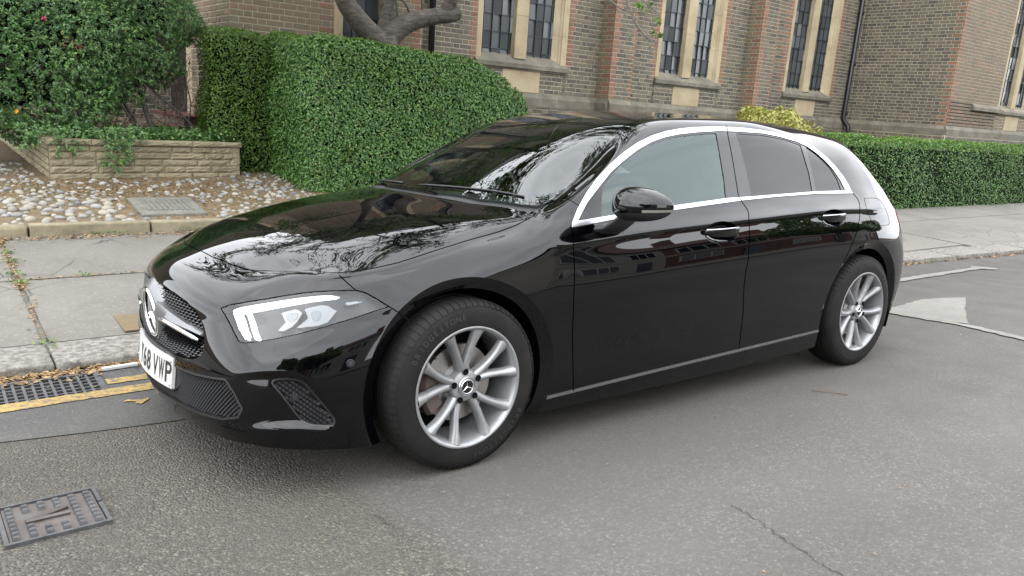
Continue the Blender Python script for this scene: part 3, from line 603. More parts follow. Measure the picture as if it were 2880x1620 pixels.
# ---------------------------------------------------------------- the church
ch = empty('church', 'brown brick church with pale stone windows and red brick dressings', 'church')
def brickmat(name, stops, mottle):
    m = mat(name, (.2, .15, .12), .88); t = NT(m); v = t.coord('Object'); oi = t.n('ShaderNodeObjectInfo').outputs['Random']; isl = t.n('ShaderNodeNewGeometry').outputs['Random Per Island']; rnd = t.math('FRACT', t.math('ADD', t.math('MULTIPLY', oi, 7.13), isl))
    vg = t.n('ShaderNodeNewGeometry').outputs['Position']; n1_ = t.noise(26, 5, .7, vg); n3_ = t.noise(1.2, 3, .6, vg)
    c_ = t.ramp(rnd, stops); c_ = t.mix(t.ramp(n1_, [(.40, (0,)*3), (.72, (.7,)*3)]), c_, mottle); c_ = t.mix(t.ramp(n3_, [(.42, (0,)*3), (.70, (.3,)*3)]), c_, (.075, .066, .055)); t.base(c_); t.bump(n1_, .5, .006); return m
M_brick = brickmat('brown_brick', [(0, (.045, .042, .043)), (.2, (.088, .077, .064)), (.45, (.135, .115, .086)), (.68, (.165, .138, .098)), (.86, (.100, .092, .082)), (1, (.036, .034, .038))], (.18, .162, .12))
M_red = brickmat('red_brick', [(0, (.13, .070, .048)), (.4, (.21, .095, .058)), (.75, (.27, .125, .075)), (1, (.15, .10, .075))], (.33, .17, .11))
M_buff = brickmat('buff_brick', [(0, (.15, .11, .07)), (.3, (.19, .145, .09)), (.6, (.13, .115, .085)), (.85, (.25, .14, .085)), (1, (.16, .14, .11))], (.22, .18, .12))
M_mortar = mat('lime_mortar', (.46, .40, .27), .95); t = NT(M_mortar); v = t.coord('Object'); t.base(t.ramp(t.noise(3.3, 6, .7, v), [(.3, (.30, .275, .20)), (.6, (.44, .40, .28)), (.8, (.36, .335, .26))]))
M_ash = mat('bath_stone', (.52, .42, .26), .85); t = NT(M_ash); v = t.n('ShaderNodeNewGeometry').outputs['Position']; n1_ = t.noise(2.2, 6, .65, v); n2_ = t.noise(18, 5, .7, v)
c_ = t.ramp(n1_, [(.3, (.30, .24, .145)), (.5, (.40, .325, .205)), (.7, (.47, .395, .265))]); c_ = t.mix(t.ramp(n2_, [(.55, (0,)*3), (.8, (.35,)*3)]), c_, (.30, .25, .17)); t.base(c_); t.bump(n2_, .15, .003)
M_dstone = mat('dark_weathered_stone', (.16, .15, .12), .95); t = NT(M_dstone); v = t.n('ShaderNodeNewGeometry').outputs['Position']; n1_ = t.noise(3.1, 7, .7, v); n2_ = t.noise(24, 5, .7, v)
c_ = t.ramp(n1_, [(.28, (.085, .078, .062)), (.5, (.15, .135, .105)), (.7, (.235, .21, .155))]); c_ = t.mix(t.ramp(n2_, [(.55, (0,)*3), (.8, (.5,)*3)]), c_, (.25, .225, .17)); t.base(c_); t.bump(n2_, .35, .006)
M_lead = mat('lead_came', (.045, .05, .055), .45, .4)
M_pane = mat('window_pane', (.02, .022, .024), .06, 0, .5); t = NT(M_pane); oi = t.n('ShaderNodeObjectInfo').outputs['Random']; t.base(t.ramp(oi, [(0, (.050, .057, .062)), (1, (.085, .094, .10))])); t.rough(t.ramp(oi, [(0, (.12,)*3), (1, (.25,)*3)])); t.bump(t.noise(5, 2, .5), .05, .01)  # grey base colour stands in for sky and trees mirrored in the glass
M_green = mat('green_frame', (.03, .07, .05), .5)
MORT = []          # mortar sheets
BR = []            # bricks: (centre, u axis, v axis=z, normal, length, height, material)
CO = .0747         # course height
def wall(org, du, nrm, L, z0, z1, holes=(), m=0, red_ends=(0, 0), parent=None, phase=0, quoin=None):
    """one brick face. org at the foot of the face, du along it, holes = (u0,u1,z0,z1) left open"""
    org, du, nrm = Vector(org), Vector(du), Vector(nrm); nc = int(math.ceil((z1-z0)/CO))
    for c_ in range(nc):
        z = z0+c_*CO; h = min(CO, z1-z)-.0135
        if h < .02: continue
        cuts = [(0, L)]
        for a, b, h0, h1 in holes:
            if z+CO*.5 > h0 and z+CO*.5 < h1:
                new = []
                for s_, e_ in cuts:
                    if b <= s_ or a >= e_: new.append((s_, e_))
                    else:
                        if a > s_: new.append((s_, a))
                        if b < e_: new.append((b, e_))
                cuts = new
        row = c_+phase
        for s_, e_ in cuts:
            u = s_-(.0605 if row % 2 else 0); st = 0 if row % 2 else 1
            while u < e_-.012:
                l_ = .2295 if st % 2 == 0 else .1155; a, b = max(u, s_), min(u+l_, e_)
                if b-a > .035:
                    redd = (red_ends[0] and a-s_ < .02) or (red_ends[1] and e_-b < .02)
                    BR.append((org+du*((a+b)/2)+Vector((0, 0, z+h/2+.0065)), du, nrm, b-a-.0135, h, 1 if redd else m))
                u += l_; st += 1
def mort(V): MORT.append(V)
def mquad(org, du, L, z0, z1, nrm, off=.002):
    o = Vector(org)-Vector(nrm)*off; d = Vector(du)*L; MORT.append([o+Vector((0, 0, z0)), o+d+Vector((0, 0, z0)), o+d+Vector((0, 0, z1)), o+Vector((0, 0, z1))])
YM = 7.9; X = Vector((1, 0, 0)); NY = Vector((0, -1, 0)); NX = Vector((-1, 0, 0)); YD = Vector((0, 1, 0))
WX = (5.87, 10.13, 14.37)      # left edges of the three stone windows
WWD = 1.94; PZ = 1.615; HZ_ = 4.75
holes = []
for wx in WX: holes += [(wx-4.4, wx+WWD-4.4, 2.075, 9), (wx+.56-4.4, wx+1.37-4.4, PZ, 2.0), (wx-.02-4.4, wx+WWD+.02-4.4, 2.0, 2.075)]
# main wall, split at the buttresses so that red jamb bricks sit beside each window
segs = []
wall((4.4, YM, 0), X, NY, 17.31-4.4, PZ, HZ_, holes, 0, (0, 0))
# red jambs are laid over as their own bricks: recolour the ones beside the openings
for i, b in enumerate(BR):
    x = b[0].x
    for wx in WX:
        for e in (wx, wx+WWD):
            inside = (x > wx and x < wx+WWD)
            if not inside and b[0].z > 2.03 and abs(x-e) < (.19 if int(b[0].z/CO) % 2 else .10): BR[i] = b[:5]+(1,)
wall((4.4, YM-.05, 0), X, NY, 12.9, .3, 1.385)
def shell_wall(x0, x1, z0, z1, y): mort([Vector((x0, y, z0)), Vector((x1, y, z0)), Vector((x1, y, z1)), Vector((x0, y, z1))])
xs = [4.4]
for wx in WX: xs += [wx+.02, wx+WWD-.02]
xs.append(17.33)
for k in range(0, len(xs), 2): shell_wall(xs[k], xs[k+1], PZ, HZ_, YM+.002)
for wx in WX: shell_wall(wx-.02, wx+WWD+.02, PZ, 2.07, YM+.002)
shell_wall(4.4, 17.31, .2, 1.4, YM-.043)
# buttresses
for bx in (8.6, 12.86):
    wall((bx, 7.55, 0), X, NY, .56, PZ, HZ_, (), 0, (1, 1)); wall((bx, YM, 0), -YD, NX, .35, PZ, HZ_, (), 2, (0, 1), phase=1)
    mquad((bx+.002, 7.55, 0), X, .555, PZ, HZ_, NY); mquad((bx, YM+.01, 0), -YD, .358, PZ, HZ_, NX)
    mort([Vector((bx+.553, 7.557, PZ)), Vector((bx+.553, YM, PZ)), Vector((bx+.553, YM, HZ_)), Vector((bx+.553, 7.557, HZ_))])
# left block: front face and its left return, with a dark window and a red right corner
wall((1.62, 7.0, 0), X, NY, 2.70, .5, HZ_, ((1.36, 2.22, 1.2, 9),), 2, (0, 1)); wall((1.62, 10.6, 0), -YD, NX, 3.6, .5, HZ_, ((0, 1.9, .5, 9),), 2, (0, 0), phase=1)
for a, b in ((0, 1.36), (2.22, 2.70)): mquad((1.622+a, 7.0, 0), X, b-a-.004, .4, HZ_, NY)
mquad((1.62, 8.72, 0), -YD, 1.718, .4, HZ_, NX); mort([Vector((4.313, 7.007, .4)), Vector((4.313, 7.9, .4)), Vector((4.313, 7.9, HZ_)), Vector((4.313, 7.007, HZ_))])
wall((-7, 10.6, 0), X, NY, 9.2, .4, HZ_, (), 0); mquad((-7, 10.6, 0), X, 9.2, .4, HZ_, NY)
# transept: side face and front
wall((17.31, YM, 0), -YD, NX, 2.4, PZ, HZ_, (), 0, (0, 1)); wall((17.31, 5.5, 0), X, NY, 6.2, PZ, HZ_, ((2.55, 5.2, 2.15, 9),), 2, (1, 0))
wall((17.26, YM, 0), -YD, NX, 2.45, .4, 1.40); wall((17.31, 5.45, 0), X, NY, 6.2, .4, 1.40, (), 0)
mquad((17.31, YM+.01, 0), -YD, 2.408, PZ, HZ_, NX); mquad((17.312, 5.5, 0), X, 2.53, PZ, HZ_, NY); mquad((17.312, 5.5, 0), X, 6.1, PZ, 2.15, NY); mquad((17.26, YM, 0), -YD, 2.448, .3, 1.4, NX); mquad((17.262, 5.45, 0), X, 6.2, .3, 1.4, NY); mquad((22.53, 5.5, 0), X, 1.0, PZ, HZ_, NY)
V = []; F = []
for q in MORT: F.append(tuple(range(len(V), len(V)+4))); V += q
wl = mesh_obj('brick_wall', V, F, M_mortar, ch)
# order the bricks by how large they show
def show(c):
    d = c-camo.matrix_world.translation; zf = d.dot(f_)
    if zf < .1: return 0
    u, v = d.dot(r_)/zf*FPX, d.dot(u_)/zf*FPX
    if abs(u) > 1470 or v > 830: return 0
    return 1/zf
def hidden(c): # behind the car, hedge or tree foot: does not show
    d = c-camo.matrix_world.translation; zf = d.dot(f_); u, v = 1440+d.dot(r_)/zf*FPX, 810-d.dot(u_)/zf*FPX
    if u > 1500 and v > 300 and u < 2380: return True
    if u < 1500 and v > 130+max(0, u-1200)*.5: return True
    if u < 560: return True
    return v > 440
sc = [(show(b[0])*(b[3]/.22)**.5*(0 if hidden(b[0]) else 1), i) for i, b in enumerate(BR)]; sc.sort(reverse=True)
top_ = set(i for s_, i in sc[:296] if s_ > 0)
bricks_m = [M_brick, M_red, M_buff]; cache = {}
def brick_geo(l_, h, dp=.012):
    e = .003; x, z = l_/2, h/2
    V = [(-x, 0, -z), (x, 0, -z), (x, 0, z), (-x, 0, z), (-x+e, -dp*.4, -z+e), (x-e, -dp*.4, -z+e), (x-e, -dp*.4, z-e), (-x+e, -dp*.4, z-e)]
    return V, [(4, 5, 6, 7), (0, 1, 5, 4), (1, 2, 6, 5), (2, 3, 7, 6), (3, 0, 4, 7)]
rv = {0: ([], []), 1: ([], []), 2: ([], [])}
for i, (c, du, nr, l_, h, m) in enumerate(BR):
    if show(c) == 0 and c.z > 3.9: pass
    R3 = Matrix((du, -Vector(nr), Vector((0, 0, 1)))).transposed()
    off = Vector(nr)*random.uniform(-.002, .0015)
    if i in top_:
        key = (round(l_, 2), round(h, 3), m)
        if key not in cache:
            V, F = brick_geo(key[0], key[1]); me = bpy.data.meshes.new('brick'); me.from_pydata(V, [], F); me.materials.append(bricks_m[m]); cache[key] = me
        o = bpy.data.objects.new('brick', cache[key]); C.objects.link(o); o.parent = wl
        o.matrix_local = Matrix.Translation(c+off) @ R3.to_4x4()
    else:
        V, F = brick_geo(l_, h); n0 = len(rv[m][0]); rv[m][0].extend([c+off+R3 @ Vector(v) for v in V]); rv[m][1].extend([[a+n0 for a in f] for f in F])
for m in range(3):
    o = mesh_obj('far_bricks', rv[m][0], rv[m][1], bricks_m[m], wl); o['kind'] = 'stuff'
# plinth course: weathered stone with a sloping top, in lengths
def plinth(org, du, nr, L, flip=False):
    x = 0.; org, du, nr = Vector(org), Vector(du), Vector(nr)
    while x < L-.01:
        l_ = min(random.choice([.75, .95, 1.1]), L-x); a, b = x+.002, x+l_-.002
        prof = [(-.02, 1.385), (.055, 1.385), (.055, 1.53), (.045, 1.545), (-.0, PZ), (-.02, PZ)]
        V = [org+du*a+nr*p+Vector((0, 0, z)) for p, z in prof]+[org+du*b+nr*p+Vector((0, 0, z)) for p, z in prof]; n = 6
        F = [list(range(n)), list(range(n, 2*n))[::-1]]+[(i, n+i, n+(i+1) % n, (i+1) % n) for i in range(n)]
        mesh_obj('plinth_stone', V, F, M_dstone, wl); x += l_
plinth((4.4, YM, 0), X, NY, 4.2); plinth((9.16, YM, 0), X, NY, 3.7); plinth((13.42, YM, 0), X, NY, 3.89)
for bx in (8.6, 12.86): plinth((bx, 7.55, 0), X, NY, .56); plinth((bx, YM, 0), -YD, NX, .35)
plinth((17.31, YM, 0), -YD, NX, 2.4); plinth((17.31, 5.5, 0), X, NY, 6.0)
for bx in (8.6, 12.86):
    mb = MB(); mb.box((bx-.05, 7.50, .3), (bx+.61, YM, 1.384)); mb.build('buttress_foot', M_brick, wl)
# two-light stone windows
def window(wx, y, zb=2.2, ht=3.3, light=.545):
    w_ = empty('window', None, None); w_.parent = ch; w_.location = (wx, y, 0); z1 = zb+ht
    def blk(a, b, nme='jamb_stone', m=M_ash): return stone_box(nme, a, b, m, w_, .004, 0, 0, 1)
    # left jamb, mullion, right jamb: splayed blocks in courses
    def prof_run(P, nme):
        z = 2.075 if nme == 'jamb_stone' else 2.16
        while z < z1:
            hz = min(random.choice([.55, .7, .85]), z1-z); mb = MB(); mb.prism(P, z+.0015, z+hz-.0015, lambda u, v, h: (u, v, h)); mb.build(nme, M_ash, w_); z += hz
    gd = .10      # depth of the glass
    prof_run([(0, -.004), (.10, -.004), (.12, .02), (.12, gd+.03), (0, gd+.03)], 'jamb_stone')
    prof_run([(.785, .0), (1.04, .0), (1.05, .02), (1.05, gd+.03), (.772, gd+.03), (.772, gd-.01)], 'mullion_stone')
    prof_run([(1.665, gd+.03), (1.665, gd-.01), (1.755, .045), (1.765, .045), (1.785, .02), (1.805, .02), (1.82, -.004), (1.94, -.004), (1.94, gd+.03)], 'jamb_stone')
    # sill
    V = [(-.03, -.06, 2.005), (1.98, -.06, 2.005), (1.98, -.06, 2.075), (-.03, -.06, 2.075), (-.0, gd, 2.225), (1.94, gd, 2.225), (-.03, .02, 2.005), (1.98, .02, 2.005)]
    mesh_obj('sill_stone', V, [(0, 1, 2, 3), (3, 2, 5, 4), (0, 3, 4, 6), (1, 7, 5, 2), (0, 6, 7, 1)], M_dstone, w_)
    mb = MB(); mb.box((-.0, -.03, 1.975), (1.95, .02, 2.004)); mb.build('sill_moulding', M_dstone, w_)
    mb = MB(); mb.box((.562, -.010, PZ+.002), (1.368, .02, 1.974)); mb.build('apron_stone', M_ash, w_)
    for lx0, lx1 in ((.12, .772), (1.05, 1.665)):
        mb = MB(); mb.box((lx0, gd+.022, 2.2), (lx1, gd+.04, z1)); mb.build('window_back', M_dark_room, w_)
        nx = 5; xs_ = [lx0, lx0+.055, lx0+.055+(lx1-lx0-.11)/3, lx0+.055+2*(lx1-lx0-.11)/3, lx1-.055, lx1]; zs = [2.2, 2.29]; z = 2.29
        while z < z1-.05: z += .272; zs.append(min(z, z1))
        for i in range(nx):
            for k in range(len(zs)-1):
                a = random.uniform(-.012, .012); b = random.uniform(-.012, .012); x0, x1_, za, zb_ = xs_[i], xs_[i+1], zs[k], zs[k+1]
                mesh_obj('pane', [(x0, gd-a, za), (x1_, gd+a, za), (x1_, gd+a+b, zb_), (x0, gd-a+b, zb_)], [(0, 1, 2, 3)], M_pane if 0 < i < 4 or k == 0 else M_paneg, w_)
        for xx in xs_[1:-1]:
            mb = MB(); mb.box((xx-.0045, gd-.022, 2.2), (xx+.0045, gd+.002, z1)); mb.build('lead_came', M_lead, w_)
        for zz_ in zs[1:]:
            mb = MB(); mb.box((lx0, gd-.018, zz_-.0055), (lx1, gd+.004, zz_+.0055)); mb.build('lead_came', M_lead, w_)
    return w_
M_dark_room = mat('dark_room', (.004, .004, .004), .9)
M_paneg = mat('green_edge_pane', (.012, .035, .022), .08, 0, .5)
for i, wx in enumerate(WX): window(wx, YM)
wt = window(19.86, 5.5)
# porch window left, seen behind the tree, with pale jambs
lw = empty('window'); lw.parent = ch; lw.location = (2.98, 7.0, 0)
stone_box('jamb_stone', (0, -.003, 1.2), (.13, .2, 5), M_ash, lw, .004); stone_box('jamb_stone', (.73, -.003, 1.2), (.86, .2, 5), M_ash, lw, .004)
stone_box('sill_stone', (0, -.04, 1.2), (.86, .15, 1.78), M_dstone, lw, .004)
for i in range(3):
    for k in range(8): mesh_obj('pane', [(.13+.2*i, .16, 1.8+.3*k), (.33+.2*i, .16+random.uniform(-.008, .008), 1.8+.3*k), (.33+.2*i, .16, 2.1+.3*k), (.13+.2*i, .16, 2.1+.3*k)], [(0, 1, 2, 3)], M_pane, lw)
for i in range(4): mb = MB(); mb.box((.125+.2*i, .14, 1.78), (.135+.2*i, .165, 4.2)); mb.build('lead_came', M_lead, lw)
for k in range(8): mb = MB(); mb.box((.13, .143, 1.795+.3*k), (.73, .168, 1.805+.3*k)); mb.build('lead_came', M_lead, lw)
# porch at the far left: pale door jamb, dark door, red tiled steps
pj = empty('porch'); pj.parent = ch
mb = MB(); mb.box((1.655, 8.72, .5), (1.80, 9.1, 4.5)); mb.build('door_jamb', M_ash, pj)
mb = MB(); mb.box((1.80, 9.0, .5), (1.90, 11, 4.5)); mb.build('porch_door', mat('dark_door', (.02, .013, .010), .6), pj)
M_tile = mat('red_step_tile', (.11, .03, .022), .6)
for k in range(3):
    mb = MB(); mb.box((.55+.35*k, 7.75, .45), (1.62, 9.4, .66+.13*k)); mb.build('step', M_buff, pj)
    mb = MB(); mb.box((.53+.35*k, 7.72, .661+.13*k), (1.62, 9.4, .69+.13*k)); mb.build('step_tread', M_tile, pj)
# string course on the transept
mb = MB(); mb.add([(18.42, 5.43, 2.02), (20.0, 5.43, 2.02), (20.0, 5.43, 2.10), (18.42, 5.43, 2.10), (18.42, 5.5, 2.18), (20.0, 5.5, 2.18), (18.42, 5.5, 2.0), (20.0, 5.5, 2.0)], [(0, 1, 2, 3), (3, 2, 5, 4), (0, 3, 4, 6), (0, 6, 7, 1)]); mb.build('string_course', M_dstone, ch)
# slate roofs
M_slate = mat('slate', (.05, .052, .06), .6)
M_upper = mat('upper_brickwork', (.12, .10, .08), .9)
def upper(a, b, nme='upper_wall'): mb = MB(); mb.box(a, b); mb.build(nme, M_upper, ch)
TOPZ = 9.0
upper((4.32, YM+.01, HZ_), (17.3, YM+.4, TOPZ)); upper((1.63, 7.01, HZ_), (4.31, 8.3, 7.6)); upper((17.32, 5.51, HZ_), (24, YM, TOPZ))
for bx in (8.6, 12.86): upper((bx+.01, 7.56, HZ_), (bx+.55, YM, 8.2), 'upper_buttress')
upper((2.0, 7.3, .4), (4.25, 10.6, HZ_-.05), 'porch_core'); upper((-7, 10.62, HZ_-.4), (1.6, 10.9, HZ_-.02), 'wall_head')
mb = MB(); mb.add([(4.2, 7.6, TOPZ), (24, 7.6, TOPZ), (24, 13, 13.5), (4.2, 13, 13.5), (4.2, 18.5, TOPZ), (24, 18.5, TOPZ)], [(0, 1, 2, 3), (3, 2, 5, 4), (0, 3, 4)]); mb.build('roof', M_slate, ch)
mb = MB(); mb.add([(1.5, 6.9, 7.6), (4.4, 6.9, 7.6), (4.4, 9.5, 8.8), (1.5, 9.5, 8.8)], [(0, 1, 2, 3)]); mb.build('porch_roof', M_slate, ch)
# downpipes
for (px_x, y, z0, lb) in ((4.95, 7.78, .5, 'black iron downpipe beside the red brick corner behind the tree'), (17.02, 7.80, .5, 'black iron downpipe with a swan neck in the inner corner of the church')):
    dp = empty('downpipe', lb, 'downpipe', (px_x, y, 0)); M_pipe = mat('black_pipe', (.008, .009, .012), .35)
    mb = MB()
    if y > 7.79: mb.tube([(.03, -.10, z0), (.03, -.10, 1.36), (.03, -.085, 1.45), (-.04, .02, 1.60), (-.045, .03, 1.66), (0, .03, 8.9)], .052, 10)
    else: mb.tube([(0, 0, z0), (0, 0, 7.4)], .05, 10)
    mb.build('pipe', M_pipe, dp, True)
    for z in (1.72, 2.9, 4.1): mb = MB(); mb.tube([(0, .03 if y > 7.79 else 0, z), (0, .03 if y > 7.79 else 0, z+.09)], .064, 12); mb.build('pipe_collar', M_pipe, dp, True)
# flowers on the sills behind the glass
M_cream = mat('cream_petal', (.75, .72, .55), .6)
for k, (x, z, lb) in enumerate(((6.19, 2.48, 'cream flower standing inside the left light of the first church window'), (7.16, 2.44, 'cream flower standing inside the right light of the first church window'), (10.35, 2.44, 'cream flower inside the left light of the middle church window'), (11.40, 2.43, 'cream flower inside the right light of the middle church window'))):
    f = empty('sill_flower', lb, 'flower', (x, 8.03, z)); p = RNG.normal(scale=.012, size=(14, 3)); V, F = leaves(p, np.tile([0, -1., .3], (14, 1)), (.025, .05), .75, .8); mesh_obj('flower_head', V, F.astype(np.int32), M_cream, f)
    mb = MB(); mb.tube([(0, 0, 0), (.005, .0, -.12), (0, 0, -.24)], .004, 5); mb.build('flower_stem', M_weed, f)
# ---------------------------------------------------------------- the tree behind the hedge and its boughs over the car
tr_ = empty('tree', 'old gnarled tree with a forked trunk rising behind the tall hedge', 'tree', (3.55, 6.75, .35)); to = (3.55, 6.75, .35)
trunk = stem([(3.62, 6.75, .3), (3.60, 6.75, 1.2), (3.57, 6.75, 1.95), (3.55, 6.75, 2.16)], .27, .21, tr_, 'trunk', n=14, org=to)
def limb(pts, a, b, n=10): return stem(pts, a, b, tr_, 'limb', n=n, org=to)
limb([(3.58, 6.74, 1.95), (3.42, 6.66, 2.10), (3.12, 6.55, 2.30), (2.86, 6.50, 2.58), (2.6, 6.3, 3.1), (2.2, 6.0, 3.8), (1.6, 5.4, 4.5), (.6, 5.2, 4.6)], .17, .04, 12)
limb([(3.56, 6.74, 2.0), (3.75, 6.70, 2.26), (4.00, 6.62, 2.42), (4.28, 6.55, 2.50), (4.42, 6.5, 2.62), (4.6, 6.2, 3.3), (5.0, 5.6, 4.3)], .155, .06, 12)
limb([(4.25, 6.56, 2.50), (4.42, 6.5, 2.52), (4.58, 6.48, 2.57)], .11, .095, 10)
limb([(3.66, 6.78, 2.0), (3.72, 6.9, 2.5), (3.6, 6.9, 3.4), (3.3, 6.4, 4.6), (3.0, 5.2, 5.0), (2.6, 4.2, 5.1), (2.2, 3.2, 5.0)], .16, .025, 10)
for pts in ([(3.72, 6.72, 2.28), (3.68, 6.7, 2.5), (3.72, 6.7, 3.0)], [(3.78, 6.7, 2.3), (3.72, 6.66, 2.55), (3.6, 6.6, 3.0)], [(3.95, 6.64, 2.42), (3.80, 6.6, 2.62), (3.62, 6.6, 2.7), (3.5, 6.5, 3.0)], [(3.4, 6.62, 2.16), (3.5, 6.6, 2.5), (3.6, 6.6, 2.9)], [(4.1, 6.6, 2.46), (4.06, 6.58, 2.62), (3.98, 6.5, 2.9)]): stem(pts, .018, .008, tr_, 'branch', n=6, org=to)
LEAF_TREE = leafmat('tree_leaf', [(0, (.045, .11, .018)), (.5, (.10, .20, .03)), (1, (.20, .32, .06))], .4, .4)
TW = MB(); LP = []
def grow(p, d, r, ln, lvl):
    n = 4; P = [Vector(p)]; q = Vector(p); dd = Vector(d).normalized()
    for i in range(n):
        dd = (dd+Vector((random.gauss(0, .22), random.gauss(0, .22), random.gauss(-.02, .2)))).normalized(); q = q+dd*ln/n; P.append(q.copy())
    TW.tube([a-Vector(to) for a in P], list(np.linspace(r, r*.5, n+1)), 5 if r > .008 else 4, False)
    if lvl == 0:
        for a in P[1:]:
            for _ in range(random.randint(1, 5)): LP.append(a+Vector((random.gauss(0, .03),)*3))
        return
    for i in range(1, n+1):
        for _ in range(2 if lvl > 1 else 2):
            if random.random() < .8:
                s_ = (dd+Vector((random.gauss(0, .7), random.gauss(0, .7), random.gauss(0, .5)))).normalized(); grow(P[i], s_, r*.55, ln*random.uniform(.45, .75), lvl-1)
for p, d, ln in (((2.2, 6.0, 3.8), (-.5, -.6, .2), 1.7), ((1.6, 5.4, 4.5), (-.4, -.5, .2), 1.8), ((1.6, 5.4, 4.5), (-.9, .1, .1), 1.7), ((5.0, 5.6, 4.3), (-.2, -.7, .1), 1.9), ((5.0, 5.6, 4.3), (.6, -.4, .3), 1.6), ((3.3, 6.4, 4.6), (-.1, -.8, .1), 1.8), ((3.3, 6.4, 4.6), (.3, -.5, .4), 1.6), ((2.6, 6.3, 3.1), (-.8, -.2, .3), 1.5), ((4.6, 6.2, 3.3), (.3, -.7, .2), 1.5), ((2.9, 5.2, 4.6), (-.1, -.7, -.05), 1.6), ((1.0, 5.0, 4.3), (-.6, -.5, -.05), 1.6), ((.6, 5.3, 4.2), (-.8, .1, -.1), 1.5), ((2.6, 4.2, 4.9), (-.5, -.7, -.05), 1.7), ((3.2, 3.8, 5.0), (-.2, -.8, 0), 1.6), ((1.6, 3.2, 4.9), (-.3, -.8, 0), 1.5), ((1.3, 3.6, 4.7), (.2, -.9, .1), 1.5), ((2.2, 3.2, 5.0), (.1, -.9, .1), 1.6), ((2.2, 3.2, 5.0), (-.6, -.3, -.1), 1.5), ((.6, 5.2, 4.6), (.1, -.8, -.1), 1.5), ((4.4, 4.2, 4.8), (-.2, -.8, 0), 1.6)):
    grow(p, d, .030, ln, 2)
tag(TW.build('twigs', M_twig, tr_), kind='stuff')
LPn = np.array([tuple(v) for v in LP]); LPn = np.repeat(LPn, 2, 0)+RNG.normal(scale=.05, size=(len(LPn)*2, 3)); print('tree leaves', len(LPn), 'twig verts', len(TW.V))
foliage('tree_leaves', LPn-np.array(to), np.tile([0, 0, -.5], (len(LPn), 1)), (.05, .10), LEAF_TREE, tr_, .5, 1.0)
# drooping spray that hangs into the picture above the car
ds = empty('hanging_branch', 'thin drooping twig with a few fresh green leaves in front of the church wall', 'branch', (4.3, 4.6, 2.5))
def at_depth(px, dist):
    d = (f_+((px[0]-1440)/FPX)*r_-((px[1]-810)/FPX)*u_); return camo.matrix_world.translation+d*dist
DD = 6.6
def tw(pts, a, b, dd=0):
    P = [at_depth((1560+x*.20704, y*.20704), DD+dd) for x, y in pts]; Pn = spline([tuple(p) for p in P], 5); mb = MB(); mb.tube(Pn-np.array((4.3, 4.6, 2.5)), np.linspace(a, b, len(Pn)), 6); mb.build('twig', M_twigl, ds, True)
M_twigl = mat('grey_twig', (.13, .105, .085), .8); t = NT(M_twigl); t.base(t.ramp(t.noise(30, 4, .6, t.coord('Object')), [(.3, (.07, .055, .045)), (.7, (.19, .16, .13))]))
tw([(960, -260), (985, -40), (1000, 60), (1060, 200), (1090, 310), (1150, 380), (1225, 480), (1265, 520)], .016, .008)
tw([(600, -90), (750, 10), (850, 80), (930, 130), (1020, 155), (1200, 170), (1330, 205), (1440, 210)], .008, .003, -.1); tw([(850, 90), (850, 140), (940, 190), (1030, 240)], .005, .002); tw([(1090, 330), (1080, 400), (1020, 510)], .007, .005); tw([(1265, 500), (1275, 590), (1310, 680), (1335, 740)], .006, .005)
tw([(1265, 500), (1330, 570), (1400, 600)], .005, .004); tw([(1225, 490), (1170, 550)], .003, .002); tw([(1240, 500), (1215, 570)], .004, .002); tw([(1265, 500), (1350, 480), (1440, 500)], .004, .002, .1); tw([(1180, -200), (1210, 0), (1290, 80), (1400, 180), (1450, 280)], .007, .004, .1); tw([(1230, 30), (1320, 160), (1330, 330), (1360, 430), (1440, 490)], .004, .002, .1); tw([(1100, 280), (1150, 270), (1180, 140), (1140, 130)], .004, .002, -.05); tw([(1060, 150), (1200, 200), (1290, 280), (1330, 400)], .003, .0015)
lp = []
for x, y in ((1140, 75), (1160, 60), (1180, 100), (1120, 90), (1230, 150), (1240, 180), (1390, 260), (1370, 240), (1410, 300), (1430, 310), (1340, 420), (1320, 440), (1360, 460), (1420, 470), (1440, 480), (1100, 60), (1300, 60), (1290, 45)): lp.append(tuple(at_depth((1560+x*.20704, y*.20704), DD+random.uniform(-.05, .05))))
lp = np.array(lp); foliage('leaf_spray', lp-np.array((4.3, 4.6, 2.5)), np.tile([.2, -.2, -.5], (len(lp), 1)), (.05, .085), LEAF_TREE, ds, .55, .7)
tw([(3700, 10), (3800, -10), (3950, 40), (4080, 90)], .006, .003) if False else None
